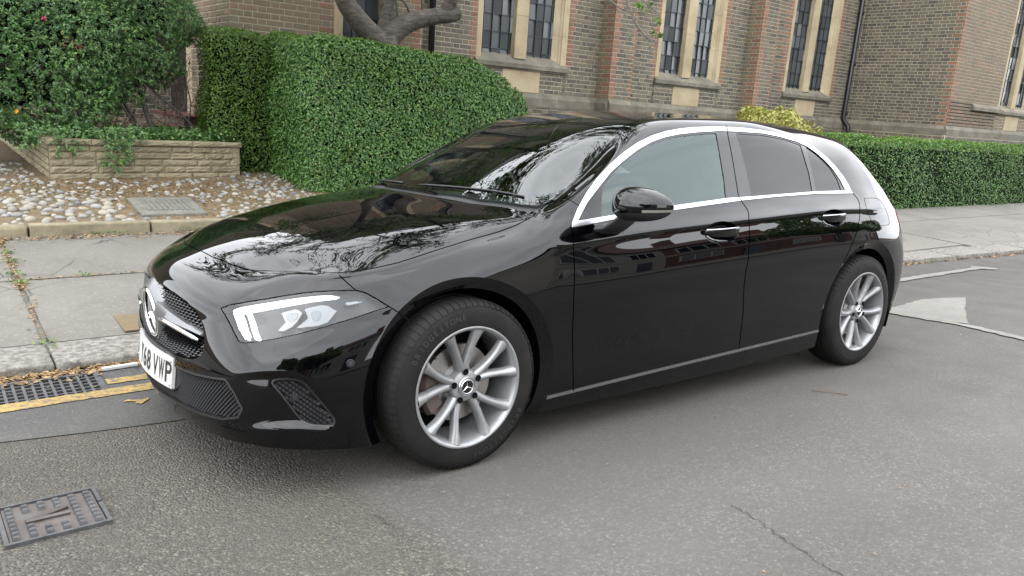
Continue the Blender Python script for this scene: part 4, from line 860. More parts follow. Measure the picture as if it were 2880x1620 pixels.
# ---------------------------------------------------------------- across the road: a terrace and street trees (they show in the paint and glass)
M_hb = mat('house_brick', (.20, .10, .075), .9); M_rend = mat('pale_render', (.50, .48, .43), .85); M_tilr = mat('roof_tile', (.12, .055, .04), .8); M_fr = mat('white_frame', (.75, .75, .73), .5); M_hg = mat('house_glass', (.015, .018, .02), .05)
farp = sheet('far_pavement', [-60, -10, 10, 30, 60, 120], [-12, -7.5], lambda x, y: .16, M_pave)
def house(x0, wd, m, y0=-15.5):
    h = empty('house', ('pale rendered' if m is M_rend else 'red brick')+' two-storey terraced house across the road, mirrored in the car doors', 'house', (x0, y0, .1), group='terraced houses across the road')
    def pt(nme, a, b, m_): mb = MB(); mb.box(a, b); return mb.build(nme, m_, h)
    wlo = pt('wall', (.02, -8, 0), (wd-.02, 0, 5.4), m); pt('pale_band', (.02, .002, 2.75), (wd-.02, .05, 3.15), M_rend)
    mb = MB(); mb.add([(0, .35, 5.3), (wd, .35, 5.3), (wd, -4, 7.9), (0, -4, 7.9), (0, -8.3, 5.3), (wd, -8.3, 5.3)], [(0, 1, 2, 3), (3, 2, 5, 4)]); rf = mb.build('roof', M_tilr, h)
    mb = MB(); mb.box((wd*.85, -4.4, 7.4), (wd*.97, -3.6, 8.9)); mb.build('chimney', M_hb, rf)
    for z in (.9, 3.35):
        for x in (wd*.28, wd*.74):
            if z < 1 and x > wd*.6:
                d = pt('door', (x-.5, .003, 0), (x+.5, .06, 2.1), mat('door_paint', (.05, .06, .1), .4)); continue
            f = pt('window', (x-.85, .003, z), (x+.85, .09, z+1.45), M_fr)
            for k in range(3): mb = MB(); mb.box((x-.80+.55*k, .091, z+.08), (x-.80+.55*k+.48, .10, z+1.37)); mb.build('pane', M_hg, f)
for i in (0, 1, 4, 5, 6, 7, 8): house(-12+5.6*i, 5.6, [M_hb, M_rend, M_hb][i % 3], -14.5-(i % 2)*.0)
def street_tree(x, y, h, s, lb):
    t_ = empty('street_tree', 'round-headed street tree across the road, mirrored in the car', 'tree', (x, y, .1), group='street trees across the road')
    stem([(0, 0, 0), (.05, 0, h*.4), (0, .1, h*.62)], .16*s, .09*s, t_, 'trunk', n=10)
    c = np.array([0, 0, h*.72]); f = lambda P: np.linalg.norm((P-c)/np.array([1.9*s, 1.9*s, 1.7*s]), axis=1)*1.8*s-1.8*s+wob(P, .35, 1.9)
    P, N = shell_points(f, c-2.6*s, c+2.6*s, 5000, .7); foliage('crown', P, N, (.16, .34), LEAF_HEDGE, t_, .6, 1.0)
for x, y, h, s in ((19.5, -10.8, 6.2, 1.1), (-4.5, -10.5, 4.6, .8), (27, -10, 6.5, 1.2), (-9, -10.5, 5.5, 1.0)): street_tree(x, y, h, s, '')
# ---------------------------------------------------------------- the car: one smooth shell, cut into panels along its shut lines
# columns of control points from the nose round the near side to the tail; rows from the sill up. (x, w, z), w = half width
ROWS = {}
def cage():
    # names of columns in order
    cols = ['F0','F1','F2','F3','K','C2','S0','S1','S2','S3','S3b','S4','S5','S6','S6b','S7','S8','S9','S10','S11','S12','KR','R3','R2','R1','R0']
    P = {}; KD = {'S3': .25, 'S3b': .7, 'S4': 1, 'S5': 1, 'S6': 1, 'S6b': 1, 'S7': 1, 'S8': 1, 'S9': 1, 'S10': .6, 'S11': .25}
    def col(n, pts):
        k = KD.get(n, 0.); a, b = pts[4], pts[5]; b = (b[0], b[1]-.009*k, b[2])
        lo = tuple(p+(q-p)*.70 for p, q in zip(a, b)); dn = (b[0], b[1]+.004, b[2]-.030)
        mid = tuple(p*(1-k)+q*k for p, q in zip(lo, dn))
        pts = pts[:5]+[mid, b]+pts[6:]
        for i, q in enumerate(pts): P[(n, i)] = q
    # rows: 0 bottom,1 sill/lip,2,3,4,5 shoulder,6 belt,7,8,9 top
    col('F0', [(-.862,0,.170),(-.888,0,.240),(-.886,0,.330),(-.882,0,.430),(-.880,0,.520),(-.876,0,.600),(-.868,0,.652),(-.842,0,.693),(-.790,0,.728),(-.712,0,.757)])
    col('F1', [(-.857,.17,.172),(-.880,.17,.240),(-.878,.17,.330),(-.873,.17,.430),(-.868,.17,.520),(-.862,.17,.592),(-.855,.17,.640),(-.830,.17,.682),(-.778,.17,.719),(-.697,.17,.749)])
    col('F2', [(-.843,.36,.180),(-.862,.36,.243),(-.860,.36,.330),(-.853,.36,.430),(-.842,.35,.520),(-.833,.345,.580),(-.826,.34,.622),(-.800,.335,.667),(-.748,.335,.707),(-.668,.335,.739)])
    col('F3', [(-.806,.545,.186),(-.822,.545,.245),(-.822,.540,.330),(-.814,.535,.430),(-.795,.522,.520),(-.778,.508,.588),(-.765,.500,.632),(-.736,.490,.672),(-.690,.480,.706),(-.628,.470,.734)])
    col('K',  [(-.755,.655,.188),(-.772,.655,.245),(-.772,.655,.330),(-.765,.650,.425),(-.740,.635,.510),(-.708,.615,.590),(-.690,.605,.648),(-.658,.596,.688),(-.622,.590,.719),(-.578,.585,.742)])
    col('C2', [(-.685,.735,.184),(-.700,.738,.245),(-.705,.738,.330),(-.698,.733,.420),(-.670,.722,.505),(-.628,.700,.592),(-.602,.688,.660),(-.572,.678,.700),(-.543,.672,.728),(-.510,.666,.749)])
    col('S0', [(-.560,.798,.172),(-.570,.803,.245),(-.573,.805,.330),(-.565,.803,.420),(-.540,.795,.505),(-.500,.772,.600),(-.475,.755,.676),(-.456,.742,.717),(-.440,.732,.740),(-.420,.718,.757)])
    col('S1', [(-.330,.848,.158),(-.330,.860,.240),(-.330,.866,.340),(-.325,.864,.450),(-.310,.854,.555),(-.275,.830,.655),(-.255,.801,.722),(-.240,.785,.752),(-.232,.766,.768),(-.225,.748,.782)])
    col('S2', [(-.02,.850,.150),(-.02,.868,.235),(-.02,.876,.360),(-.02,.885,.500),(-.02,.882,.620),(-.01,.863,.720),(.00,.831,.775),(.00,.806,.806),(.00,.782,.821),(.00,.757,.836)])
    col('S3', [(.25,.846,.145),(.25,.868,.228),(.25,.878,.380),(.25,.889,.540),(.24,.888,.665),(.23,.871,.770),(.22,.842,.818),(.215,.812,.845),(.21,.783,.860),(.205,.754,.874)])
    col('S3b',[(.38,.844,.143),(.38,.868,.226),(.38,.879,.385),(.38,.890,.550),(.38,.890,.685),(.37,.879,.800),(.36,.856,.848),(.355,.812,.880),(.35,.776,.898),(.345,.741,.913)])
    col('S4', [(.50,.842,.140),(.50,.868,.225),(.50,.880,.390),(.50,.892,.560),(.50,.891,.700),(.495,.879,.832),(.490,.842,.893),(.482,.812,.928),(.468,.768,.948),(.448,.708,.953)])
    col('S5',[(0.82,0.84,0.135),(0.82,0.87,0.228),(0.82,0.882,0.395),(0.82,0.899,0.56),(0.82,0.8985,0.72),(0.82,0.879,0.858),(0.8,0.829,0.922),(0.755,0.795,1),(0.705,0.756,1.08),(0.728,0.64,1.075)])
    col('S6',[(1.17,0.838,0.132),(1.17,0.871,0.236),(1.17,0.884,0.4),(1.17,0.899,0.565),(1.17,0.8985,0.735),(1.17,0.879,0.876),(1.15,0.819,0.947),(1.11,0.755,1.095),(1.07,0.672,1.255),(1.035,0.574,1.29)])
    col('S6b',[(1.4,0.837,0.132),(1.4,0.871,0.241),(1.4,0.885,0.403),(1.4,0.899,0.57),(1.4,0.8985,0.745),(1.4,0.879,0.886),(1.4,0.812,0.965),(1.39,0.738,1.13),(1.37,0.65,1.31),(1.36,0.535,1.357)])
    col('S7',[(1.64,0.838,0.134),(1.64,0.871,0.247),(1.64,0.886,0.406),(1.64,0.899,0.575),(1.64,0.8985,0.755),(1.64,0.879,0.896),(1.64,0.806,0.978),(1.65,0.73,1.15),(1.67,0.642,1.327),(1.67,0.525,1.369)])
    col('S8',[(2.02,0.84,0.14),(2.02,0.872,0.256),(2.02,0.887,0.412),(2.02,0.899,0.585),(2.02,0.8985,0.772),(2.03,0.878,0.912),(2.04,0.799,0.992),(2.04,0.728,1.15),(2.03,0.642,1.322),(2.03,0.53,1.366)])
    col('S9',[(2.38,0.843,0.155),(2.38,0.874,0.262),(2.38,0.889,0.42),(2.38,0.899,0.6),(2.39,0.8985,0.785),(2.4,0.873,0.922),(2.4,0.796,0.999),(2.38,0.74,1.13),(2.34,0.672,1.255),(2.36,0.56,1.34)])
    col('S10',[(2.73,.845,.185),(2.73,.874,.275),(2.73,.889,.425),(2.73,.898,.610),(2.73,.893,.785),(2.72,.862,.920),(2.69,.802,.998),(2.67,.762,1.075),(2.62,.712,1.185),(2.60,.605,1.300)])
    col('S11',[(3.02,.835,.215),(3.02,.860,.300),(3.03,.874,.440),(3.02,.880,.610),(3.00,.866,.780),(2.97,.832,.908),(2.93,.785,.990),(2.90,.752,1.060),(2.85,.705,1.160),(2.80,.612,1.270)])
    col('S12',[(3.24,.795,.240),(3.25,.815,.320),(3.26,.826,.450),(3.25,.830,.610),(3.21,.812,.770),(3.165,.780,.890),(3.12,.745,.962),(3.09,.720,1.020),(3.04,.682,1.095),(2.98,.615,1.180)])
    col('KR', [(3.40,.68,.260),(3.415,.69,.335),(3.43,.70,.455),(3.42,.705,.610),(3.38,.700,.765),(3.33,.685,.875),(3.28,.670,.938),(3.245,.655,.985),(3.20,.635,1.030),(3.14,.600,1.085)])
    col('R3', [(3.475,.50,.270),(3.495,.50,.340),(3.51,.50,.460),(3.505,.50,.610),(3.465,.50,.762),(3.42,.50,.866),(3.375,.50,.925),(3.34,.50,.970),(3.295,.49,1.015),(3.235,.48,1.068)])
    col('R2', [(3.50,.34,.272),(3.52,.34,.342),(3.535,.34,.46),(3.53,.34,.61),(3.49,.34,.76),(3.445,.34,.863),(3.40,.34,.921),(3.365,.34,.966),(3.32,.335,1.011),(3.26,.33,1.064)])
    col('R1', [(3.51,.17,.274),(3.53,.17,.344),(3.548,.17,.46),(3.542,.17,.61),(3.503,.17,.76),(3.457,.17,.862),(3.412,.17,.919),(3.377,.17,.964),(3.332,.168,1.009),(3.272,.165,1.062)])
    col('R0', [(3.515,0,.275),(3.535,0,.345),(3.552,0,.46),(3.547,0,.61),(3.507,0,.76),(3.461,0,.862),(3.416,0,.919),(3.381,0,.964),(3.336,0,1.009),(3.276,0,1.062)])
    # transversals: for each side column the points inwards at F3,F2,F1,F0
    T = {}
    T['C2'] = [(-.555,.555,.752),(-.590,.400,.776),(-.612,.20,.790),(-.620,0,.795)]
    T['S0'] = [(-.440,.588,.791),(-.490,.420,.816),(-.515,.21,.828),(-.522,0,.832)]
    T['S1'] = [(-.235,.625,.838),(-.285,.435,.869),(-.312,.22,.881),(-.320,0,.885)]
    T['S2'] = [(-.010,.652,.878),(-.070,.445,.914),(-.100,.225,.927),(-.108,0,.931)]
    T['S3'] = [(.185,.675,.910),(.110,.455,.938),(.068,.23,.951),(.058,0,.955)]
    T['S3b']= [(.310,.672,.928),(.205,.460,.952),(.150,.23,.964),(.138,0,.968)]
    T['S4'] = [(.385,.640,.9535),(.285,.465,.964),(.228,.235,.975),(.212,0,.979)]
    T['S5'] = [(.660,.500,1.118),(.612,.340,1.143),(.586,.17,1.156),(.578,0,1.160)]
    T['S6'] = [(1.012,.430,1.304),(.995,.290,1.311),(.985,.145,1.315),(.982,0,1.316)]
    T['S6b']= [(1.345,.415,1.371),(1.335,.280,1.380),(1.33,.14,1.384),(1.33,0,1.386)]
    T['S7'] = [(1.67,.41,1.384),(1.67,.28,1.393),(1.67,.14,1.398),(1.67,0,1.399)]
    T['S8'] = [(2.03,.41,1.382),(2.03,.28,1.391),(2.03,.14,1.396),(2.03,0,1.397)]
    T['S9'] = [(2.38,.43,1.360),(2.39,.29,1.372),(2.395,.145,1.378),(2.40,0,1.380)]
    T['S10']= [(2.67,.45,1.333),(2.70,.30,1.347),(2.715,.15,1.354),(2.72,0,1.357)]
    T['S11']= [(2.89,.47,1.300),(2.94,.32,1.316),(2.965,.16,1.324),(2.97,0,1.327)]
    T['S12']= [(3.07,.48,1.19),(3.11,.33,1.20),(3.13,.165,1.205),(3.135,0,1.207)]
    V = []; idx = {}
    def vid(key, q):
        if key not in idx:
            idx[key] = len(V); V.append(q)
        return idx[key]
    for k, q in P.items(): vid(k, q)
    hoods = ['C2','S0','S1','S2','S3','S3b','S4','S5','S6','S6b','S7','S8','S9','S10','S11','S12']
    for n in hoods:
        for i, q in enumerate(T[n]): vid((n, 'T', i), q)
    F = []
    for a, b in zip(cols[:-1], cols[1:]):
        for r in range(10):
            F.append((idx[(a, r)], idx[(b, r)], idx[(b, r+1)], idx[(a, r+1)]))
    def top(n, i):     # i = 0..3 -> F3..F0 ; -1 -> edge
        if n == 'FRONT': return idx[(['F3','F2','F1','F0'][i], 10)] if i >= 0 else idx[('K', 10)]
        if n == 'REAR': return idx[(['R3','R2','R1','R0'][i], 10)] if i >= 0 else idx[('KR', 10)]
        return idx[(n, 'T', i)] if i >= 0 else idx[(n, 10)]
    seq = ['FRONT']+hoods+['REAR']
    for a, b in zip(seq[:-1], seq[1:]):
        for i in range(-1, 3):
            F.append((top(a, i), top(b, i), top(b, i+1), top(a, i+1)))
    crease = []
    ce = [('S4', i) for i in range(-1, 3)]
    for i in range(-1, 3): crease.append((top('S4', i), top('S4', i+1), .8))
    side = ['S4','S5','S6','S6b','S7','S8','S9','S10']
    for a, b in zip(side[:-1], side[1:]): crease += [(idx[(a, 6)], idx[(b, 6)], .45), (idx[(a, 5)], idx[(b, 5)], .25)]
    roofe = ['S9','S10','S11']
    for i in range(-1, 3): crease.append((top('S11', i), top('S11', i+1), .85))
    return np.array(V, float), F, crease
def full_shell(level=4):
    V, F, cr = cage(); n = len(V)
    cen = np.abs(V[:, 1]) < 1e-9
    # near side is -y; mirror to +y
    A = V.copy(); A[:, 1] = -V[:, 1]
    m2 = np.arange(n); off = n
    B = []
    for i in range(n):
        if cen[i]: m2[i] = i
        else: m2[i] = off+len(B); B.append(V[i])
    VV = np.vstack([A, np.array(B)])
    FF = [list(f) for f in F]+[[m2[i] for i in f][::-1] for f in F]
    CR = [(a, b, c) for a, b, c in cr]+[(m2[a], m2[b], c) for a, b, c in cr if m2[a] != a or m2[b] != b]
    me = bpy.data.meshes.new('tmp_cage'); me.from_pydata(VV.tolist(), [], FF); me.update()
    bm = bmesh.new(); bm.from_mesh(me); lay = bm.edges.layers.float.get('crease_edge') or bm.edges.layers.float.new('crease_edge')
    bm.verts.ensure_lookup_table()
    for a, b, c in CR:
        e = bm.edges.get((bm.verts[a], bm.verts[b]))
        if e: e[lay] = c
    bm.to_mesh(me); bm.free()
    o = bpy.data.objects.new('tmp_cage', me); C.objects.link(o)
    md = o.modifiers.new('s', 'SUBSURF'); md.levels = 1; md.use_limit_surface = True; md.boundary_smooth = 'PRESERVE_CORNERS'
    tgt = VV.copy(); cur = VV.copy(); N = len(VV)
    def ev():
        dg = bpy.context.evaluated_depsgraph_get(); dg.update()
        e = o.evaluated_get(dg); m = e.to_mesh()
        co = np.empty(len(m.vertices)*3); m.vertices.foreach_get('co', co)
        return e, m, co.reshape(-1, 3)
    for it in range(6):
        e, m, co = ev(); d = tgt-co[:N]; e.to_mesh_clear()
        cur = cur+d*.9
        me.vertices.foreach_set('co', cur.ravel()); me.update()
    md.levels = level
    e, m, co = ev()
    nn = np.empty(len(m.vertices)*3); m.vertices.foreach_get('normal', nn); nn = nn.reshape(-1, 3).copy()
    m.calc_loop_triangles(); tr = np.empty(len(m.loop_triangles)*3, np.int32); m.loop_triangles.foreach_get('vertices', tr)
    co = co.copy(); tr = tr.reshape(-1, 3).copy(); e.to_mesh_clear()
    bpy.data.objects.remove(o); bpy.data.meshes.remove(me)
    return co, nn, tr
# ---- tools for cutting the shell
def car_px(co):
    d = np.stack([co[:, 0]-CAM[0], -np.abs(co[:, 1])-CAM[1], co[:, 2]-CAM[2]], 1)
    z = d @ CF
    return np.stack([1440+FPX*(d @ CR)/z, 810-FPX*(d @ CU)/z], 1), z/FPX
def sd_poly(p, P):
    """signed distance to a closed outline, negative inside"""
    P = np.asarray(P, float); Q = np.roll(P, -1, 0); best = np.full(len(p), 1e18); ins = np.zeros(len(p), bool)
    for a, b in zip(P, Q):
        e = b-a; w_ = p-a; L2 = e @ e
        if L2 < 1e-18: continue
        t = np.clip((w_ @ e)/L2, 0, 1); d = w_-t[:, None]*e
        best = np.minimum(best, (d*d).sum(1))
        c = ((a[1] <= p[:, 1]) & (b[1] > p[:, 1])) | ((b[1] <= p[:, 1]) & (a[1] > p[:, 1]))
        if b[1] != a[1]:
            xi = a[0]+(p[:, 1]-a[1])/(b[1]-a[1])*e[0]
            ins ^= c & (p[:, 0] < xi)
    return np.where(ins, -1, 1)*np.sqrt(best)
def d_line(p, P):
    P = np.asarray(P, float); best = np.full(len(p), 1e18)
    for a, b in zip(P[:-1], P[1:]):
        e = b-a; w_ = p-a; t = np.clip((w_ @ e)/(e @ e), 0, 1); d = w_-t[:, None]*e
        best = np.minimum(best, (d*d).sum(1))
    return np.sqrt(best)
def s_line(p, P):
    P = np.asarray(P, float); best = np.full(len(p), 1e18); sg = np.ones(len(p))
    for a, b in zip(P[:-1], P[1:]):
        e = b-a; w_ = p-a; t = np.clip((w_ @ e)/(e @ e), 0, 1); d = w_-t[:, None]*e; q = (d*d).sum(1)
        m = q < best-1e-12; best[m] = q[m]; sg[m] = np.sign(e[0]*w_[m, 1]-e[1]*w_[m, 0])
    return np.sqrt(best)*np.where(sg == 0, 1, sg)
class Shell:
    def __init__(s, co, nn, tr): s.co, s.nn, s.tr = co, nn, tr
    def cut(s, fn, dom=None):
        tr, co = s.tr, s.co
        m = np.ones(len(co), bool) if dom is None else dom(co)
        f = np.full(len(co), 1.0); f[m] = fn(co[m])
        f[np.abs(f) < 1e-7] = 1e-7
        act = m[tr].all(1); fs = f[tr]; pos = (fs > 0).sum(1)
        hit = act & (pos > 0) & (pos < 3)
        if not hit.any(): return
        T = tr[hit]; fT = f[T]; keep = tr[~hit]
        one_pos = (fT > 0).sum(1) == 1
        lone = np.where(one_pos, (fT > 0).argmax(1), (fT < 0).argmax(1))
        ar = np.arange(len(T)); a = T[ar, lone]; b = T[ar, (lone+1) % 3]; c = T[ar, (lone+2) % 3]
        E = np.concatenate([np.stack([a, b], 1), np.stack([a, c], 1)]); Es = np.sort(E, 1)
        key = Es[:, 0].astype(np.int64)*(len(co)+1)+Es[:, 1]
        uk, inv = np.unique(key, return_inverse=True)
        u0 = (uk//(len(co)+1)).astype(int); u1 = (uk % (len(co)+1)).astype(int)
        t = f[u0]/(f[u0]-f[u1]); t = np.clip(t, 1e-4, 1-1e-4)[:, None]
        nc = co[u0]*(1-t)+co[u1]*t; nv = s.nn[u0]*(1-t)+s.nn[u1]*t; nv /= np.linalg.norm(nv, axis=1)[:, None]+1e-12
        n0 = len(co); k = len(T); ab = n0+inv[:k]; ac = n0+inv[k:]
        s.co = np.vstack([co, nc]); s.nn = np.vstack([s.nn, nv])
        s.tr = np.vstack([keep, np.stack([a, ab, ac], 1), np.stack([ab, b, c], 1), np.stack([ab, c, ac], 1)])
    def cen(s): return s.co[s.tr].mean(1)
def piece(name, sh, sel, material, parent, off=0.0, flange=0.0, own=False, thick=0.0, disp=None):
    """link the chosen triangles as one mesh object; off moves it along the normal, flange turns its edges inward"""
    T = sh.tr[sel]
    if len(T) == 0:
        print('EMPTY PIECE', name); return None
    u, inv = np.unique(T, return_inverse=True); T = inv.reshape(-1, 3)
    V = sh.co[u].copy(); N = sh.nn[u].copy()
    if disp is not None: V = disp(V)
    if own:
        fn = np.cross(V[T[:, 1]]-V[T[:, 0]], V[T[:, 2]]-V[T[:, 0]]); N = np.zeros_like(V)
        for k in range(3): np.add.at(N, T[:, k], fn)
        N /= np.linalg.norm(N, axis=1)[:, None]+1e-12
    V = V+N*off
    n = len(V); F = T; NN = N
    if flange:
        E = np.concatenate([T[:, [0, 1]], T[:, [1, 2]], T[:, [2, 0]]]); Es = np.sort(E, 1); key = Es[:, 0].astype(np.int64)*n+Es[:, 1]
        uk, idx, cnt = np.unique(key, return_index=True, return_counts=True)
        B = E[idx[cnt == 1]]
        bv = np.unique(B); mp = np.full(n, -1); mp[bv] = np.arange(len(bv)); k = len(bv)
        # a small rolled edge: out vertices, then down
        V1 = V[bv]; V2 = V[bv]-N[bv]*flange
        fe = np.stack([B[:, 1], B[:, 0]], 1)
        i0 = n+mp[fe[:, 0]]; i1 = n+mp[fe[:, 1]]; j0 = i0+k; j1 = i1+k
        V = np.vstack([V, V1, V2])
        FF = np.vstack([np.stack([i0, i1, j1], 1), np.stack([i0, j1, j0], 1)])
        fn = np.cross(V[FF[:, 1]]-V[FF[:, 0]], V[FF[:, 2]]-V[FF[:, 0]]); M_ = np.zeros_like(V)
        for q in range(3): np.add.at(M_, FF[:, q], fn)
        M_ /= np.linalg.norm(M_, axis=1)[:, None]+1e-12
        NN = np.vstack([N, M_[n:]]); F = np.vstack([T, FF])
    o = mesh_obj(name, V, F.astype(np.int32), material, parent, True)
    o.data.normals_split_custom_set_from_vertices(NN.tolist())
    return o
def zz(x0, y0, s_, P): return [(x0+s_*a, y0+s_*b) for a, b in P]
Z4 = lambda P: zz(1560, 320, .3882, P)
HZ = lambda P: zz(620, 800, .1941, P)
# outlines measured on the near side
CH_OUT = Z4([(121,824),(122,795),(162,690),(230,570),(310,465),(400,370),(500,280),(600,210),(700,160),(800,128),(900,110),(1000,100),(1120,96),(1243,97),(1370,105),(1500,120),(1620,145),(1750,180),(1830,212),(1900,260),(1970,318),(2030,380),(2085,450),(2120,505),(2145,555),(2156,577),(1885,581),(1600,603),(1355,629),(1100,664),(845,701),(600,739),(420,766),(250,801)])
CH_IN = Z4([(166,776),(235,640),(320,530),(405,425),(500,340),(600,262),(700,205),(800,170),(900,150),(1040,135),(1185,127),(1310,130),(1500,143),(1620,166),(1750,203),(1830,240),(1890,283),(1950,335),(2010,398),(2065,478),(2105,557),(1885,564),(1420,600),(1255,611),(845,668),(600,703),(410,737)])
G_F = Z4([(349,540),(410,446),(500,358),(600,281),(700,222),(800,186),(900,164),(1040,148),(1172,140),(1200,300),(1230,480),(1242,607),(1040,636),(845,662),(600,697),(410,729),(339,741)])
G_R = Z4([(1312,142),(1500,154),(1620,176),(1700,196),(1783,226),(1815,330),(1845,430),(1868,560),(1600,583),(1428,597),(1390,420),(1350,260)])
G_Q = Z4([(1822,242),(1880,276),(1940,328),(2000,395),(2050,475),(2078,556),(1893,562),(1863,400)])
M_TRI = Z4([(178,770),(240,655),(322,545),(340,545),(331,742),(260,757)])
B_GAP = Z4([(1243,85),(1290,330),(1335,610),(1358,640),(1394,690),(1405,720),(1412,860)])+[(2105,728),(2096,772),(2092,815),(2090,879),(2084,930),(2077,990)]
A_GAP = [(1606,633),(1608,641),(1612,665),(1614,679),(1613,702),(1616,760),(1614,830),(1610,946),(1612,1060),(1613,1130)]
R_GAP = [(2396,541),(2404,549),(2412,560),(2418,574),(2418.5,590),(2418,611),(2412,646.6),(2400,679),(2377,728.7),(2353,782.7),(2334.5,820),(2318,858),(2305,890)]
BF_GAP = [(955,775),(977,796),(1000,816),(1027,823),(1057,839),(1094,862),(1135,888),(1200,930)]
AP_GAP = Z4([(70,607),(120,630),(178,668),(172,690)])
SILL = [(1500,1128),(1540,1117.5),(1800,1053),(2050,992),(2310,928),(2340,921)]
HL = HZ([(8,352),(70,322),(180,286),(600,218),(900,166),(1200,122),(1500,98),(1800,88),(1955,86),(2030,98),(2110,124),(2250,200),(2380,288),(2440,322),(2300,362),(2000,468),(1600,588),(1200,698),(800,786),(500,832),(372,846),(300,838),(250,798),(150,600),(60,432)])
INT = zz(400, 1000, .2795, [(1315,275),(1350,250),(1450,243),(1560,255),(1640,300),(1720,390),(1800,480),(1880,580),(1925,650),(1920,685),(1880,700),(1780,697),(1690,688),(1620,650),(1540,560),(1450,440),(1370,340)])
FUEL = zz(2060, 480, .23466, [(1580,345),(1600,331),(1720,330),(1780,370),(1840,470),(1880,600),(1872,640),(1850,652),(1720,656),(1670,612),(1620,490)])
GRILLE = [(-.1,.650),(0,.650),(.1,.644),(.22,.636),(.32,.620),(.385,.598),(.43,.565),(.462,.520),(.472,.487),(.462,.455),(.42,.433),(.33,.418),(.195,.408),(0,.392),(-.1,.392)]
LOWG = [(-.1,.222),(0,.222),(.2,.238),(.46,.254),(.60,.268),(.655,.285),(.668,.315),(.64,.365),(.605,.400),(.45,.382),(.35,.374),(0,.362),(-.1,.362)]
HOOD = [(-.712,-.2),(-.712,0),(-.697,.17),(-.668,.335),(-.628,.47),(-.578,.585),(-.51,.666),(-.42,.718),(-.32,.738),(-.225,.748),(0,.757),(.205,.754),(.30,.748),(.345,.741),(.385,.733),(.41,.722),(.40,.700),(.365,.63),(.265,.465),(.205,.235),(.19,0),(.19,-.2)]
WS = [(.232,-.2),(.232,0),(.252,.235),(.312,.465),(.408,.630),(.455,.676),(.515,.678),(.61,.652),(.726,.624),(.89,.592),(1.005,.568),(1.018,.555),(.985,.29),(.965,0),(.965,-.2)]
ROOFG = [(.985,-.2),(.985,0),(1.005,.29),(1.036,.545),(1.10,.538),(1.36,.505),(1.67,.495),(2.03,.498),(2.36,.515),(2.50,.52),(2.56,.48),(2.60,.3),(2.61,0),(2.61,-.2)]
smooth_poly = lambda P, n=4: spline(P, n, True)
def xw(co): return np.stack([co[:, 0], np.abs(co[:, 1])], 1)
def wz(co): return np.stack([np.abs(co[:, 1]), co[:, 2]], 1)
def pxd(P, line=False, half=.0021):
    def f(co):
        p, s_ = car_px(co)
        return (d_line(p, P)*s_-half) if line else sd_poly(p, P)*s_
    return f
def pland(P, half=None):
    return (lambda co: np.abs(sd_poly(xw(co), P))-half) if half else (lambda co: sd_poly(xw(co), P))
side = lambda co: (np.abs(co[:, 1]) > .57) & (co[:, 0] > -.2) & (co[:, 0] < 3.2)
sidelow = lambda co: (np.abs(co[:, 1]) > .74) & (co[:, 0] > -.6) & (co[:, 0] < 3.2)
front = lambda co: (co[:, 0] < -.15)
nose = lambda co: (co[:, 0] < -.55)
topm = lambda co: (co[:, 2] > .62) & (co[:, 0] < .6)
upm = lambda co: (co[:, 2] > .85) & (co[:, 0] > .1) & (co[:, 0] < 2.9)
def arch(co):
    a = np.hypot(co[:, 0], co[:, 2]-.322)-.366; b = np.hypot(co[:, 0]-2.729, co[:, 2]-.322)-.368
    return np.minimum(a, b)
def arch2(co): return arch(co)-.044
HANDLES = [((2029,653), 48, 30.5, -5), ((2345,613.8), 34.7, 25.4, -4)]
def handle_f(co):
    p, s_ = car_px(co); best = np.full(len(co), 9.)
    for c, a, b, ang in HANDLES:
        t = radians(ang); d = p-np.array(c); u = d[:, 0]*cos(t)+d[:, 1]*sin(t); v = -d[:, 0]*sin(t)+d[:, 1]*cos(t)
        best = np.minimum(best, (np.sqrt((u/a)**2+(v/b)**2)-1)*b*s_)
    return best
HLs = smooth_poly(HL, 2)
DRL = [HZ([(155,392),(176,362),(260,330),(500,285),(800,235),(1100,190),(1400,160),(1600,155),(1760,182),(1600,210),(1300,236),(1000,282),(700,336),(480,382),(330,412),(300,420)]),
       HZ([(160,405),(262,425),(378,720),(372,790),(335,782),(250,640)]), HZ([(362,418),(402,428),(532,775),(522,792),(480,790)])]
REFL = [HZ([(850,402),(900,385),(1080,345),(1170,400),(1090,530),(1010,610),(890,655),(800,650),(915,540),(880,470)]), HZ([(1205,345),(1310,320),(1440,290),(1545,296),(1690,375),(1640,440),(1560,540),(1400,595),(1080,625),(1262,485)]), HZ([(1810,262),(1960,230),(2075,232),(2060,248),(1850,292)])]
BOWL = [HZ([(930,430),(1060,395),(1110,430),(1060,510),(960,530)]), HZ([(1310,390),(1400,370),(1460,410),(1440,490),(1370,530),(1320,490)])]
# ---------------------------------------------------------------- car materials
K_ENV = 1.
M_paint = mat('black_paint', (.0005, .0005, .0009), .4, 0, .0, 1.0)
M_paint.node_tree.nodes['Principled BSDF'].inputs['Coat Roughness'].default_value = .012
M_paint.node_tree.nodes['Principled BSDF'].inputs['Coat IOR'].default_value = 1.47
t = NT(M_paint); nz = t.noise(2.2, 3, .5, t.coord('Object')); t.rough(t.ramp(nz, [(.3, (.5,)*3), (.7, (.6,)*3)]))
M_gloss = mat('gloss_black_trim', (.006, .006, .007), .08, 0, .5)
M_plastic = mat('black_plastic', (.012, .012, .013), .45)
M_dark = mat('dark_void', (.002, .002, .002), .9, 0, .1)
M_rubber = mat('seal_rubber', (.012, .012, .012), .6)
M_chrome = mat('satin_chrome', (.46, .47, .48), .25, 1.0)
M_bright = mat('bright_chrome', (.85, .86, .87), .04, 1.0)
M_silver = mat('silver_paint', (.15, .153, .157), .32, .7)
M_black_glass = mat('black_roof_glass', (.004, .004, .005), .02, 0, .5, **{'IOR': 1.7})
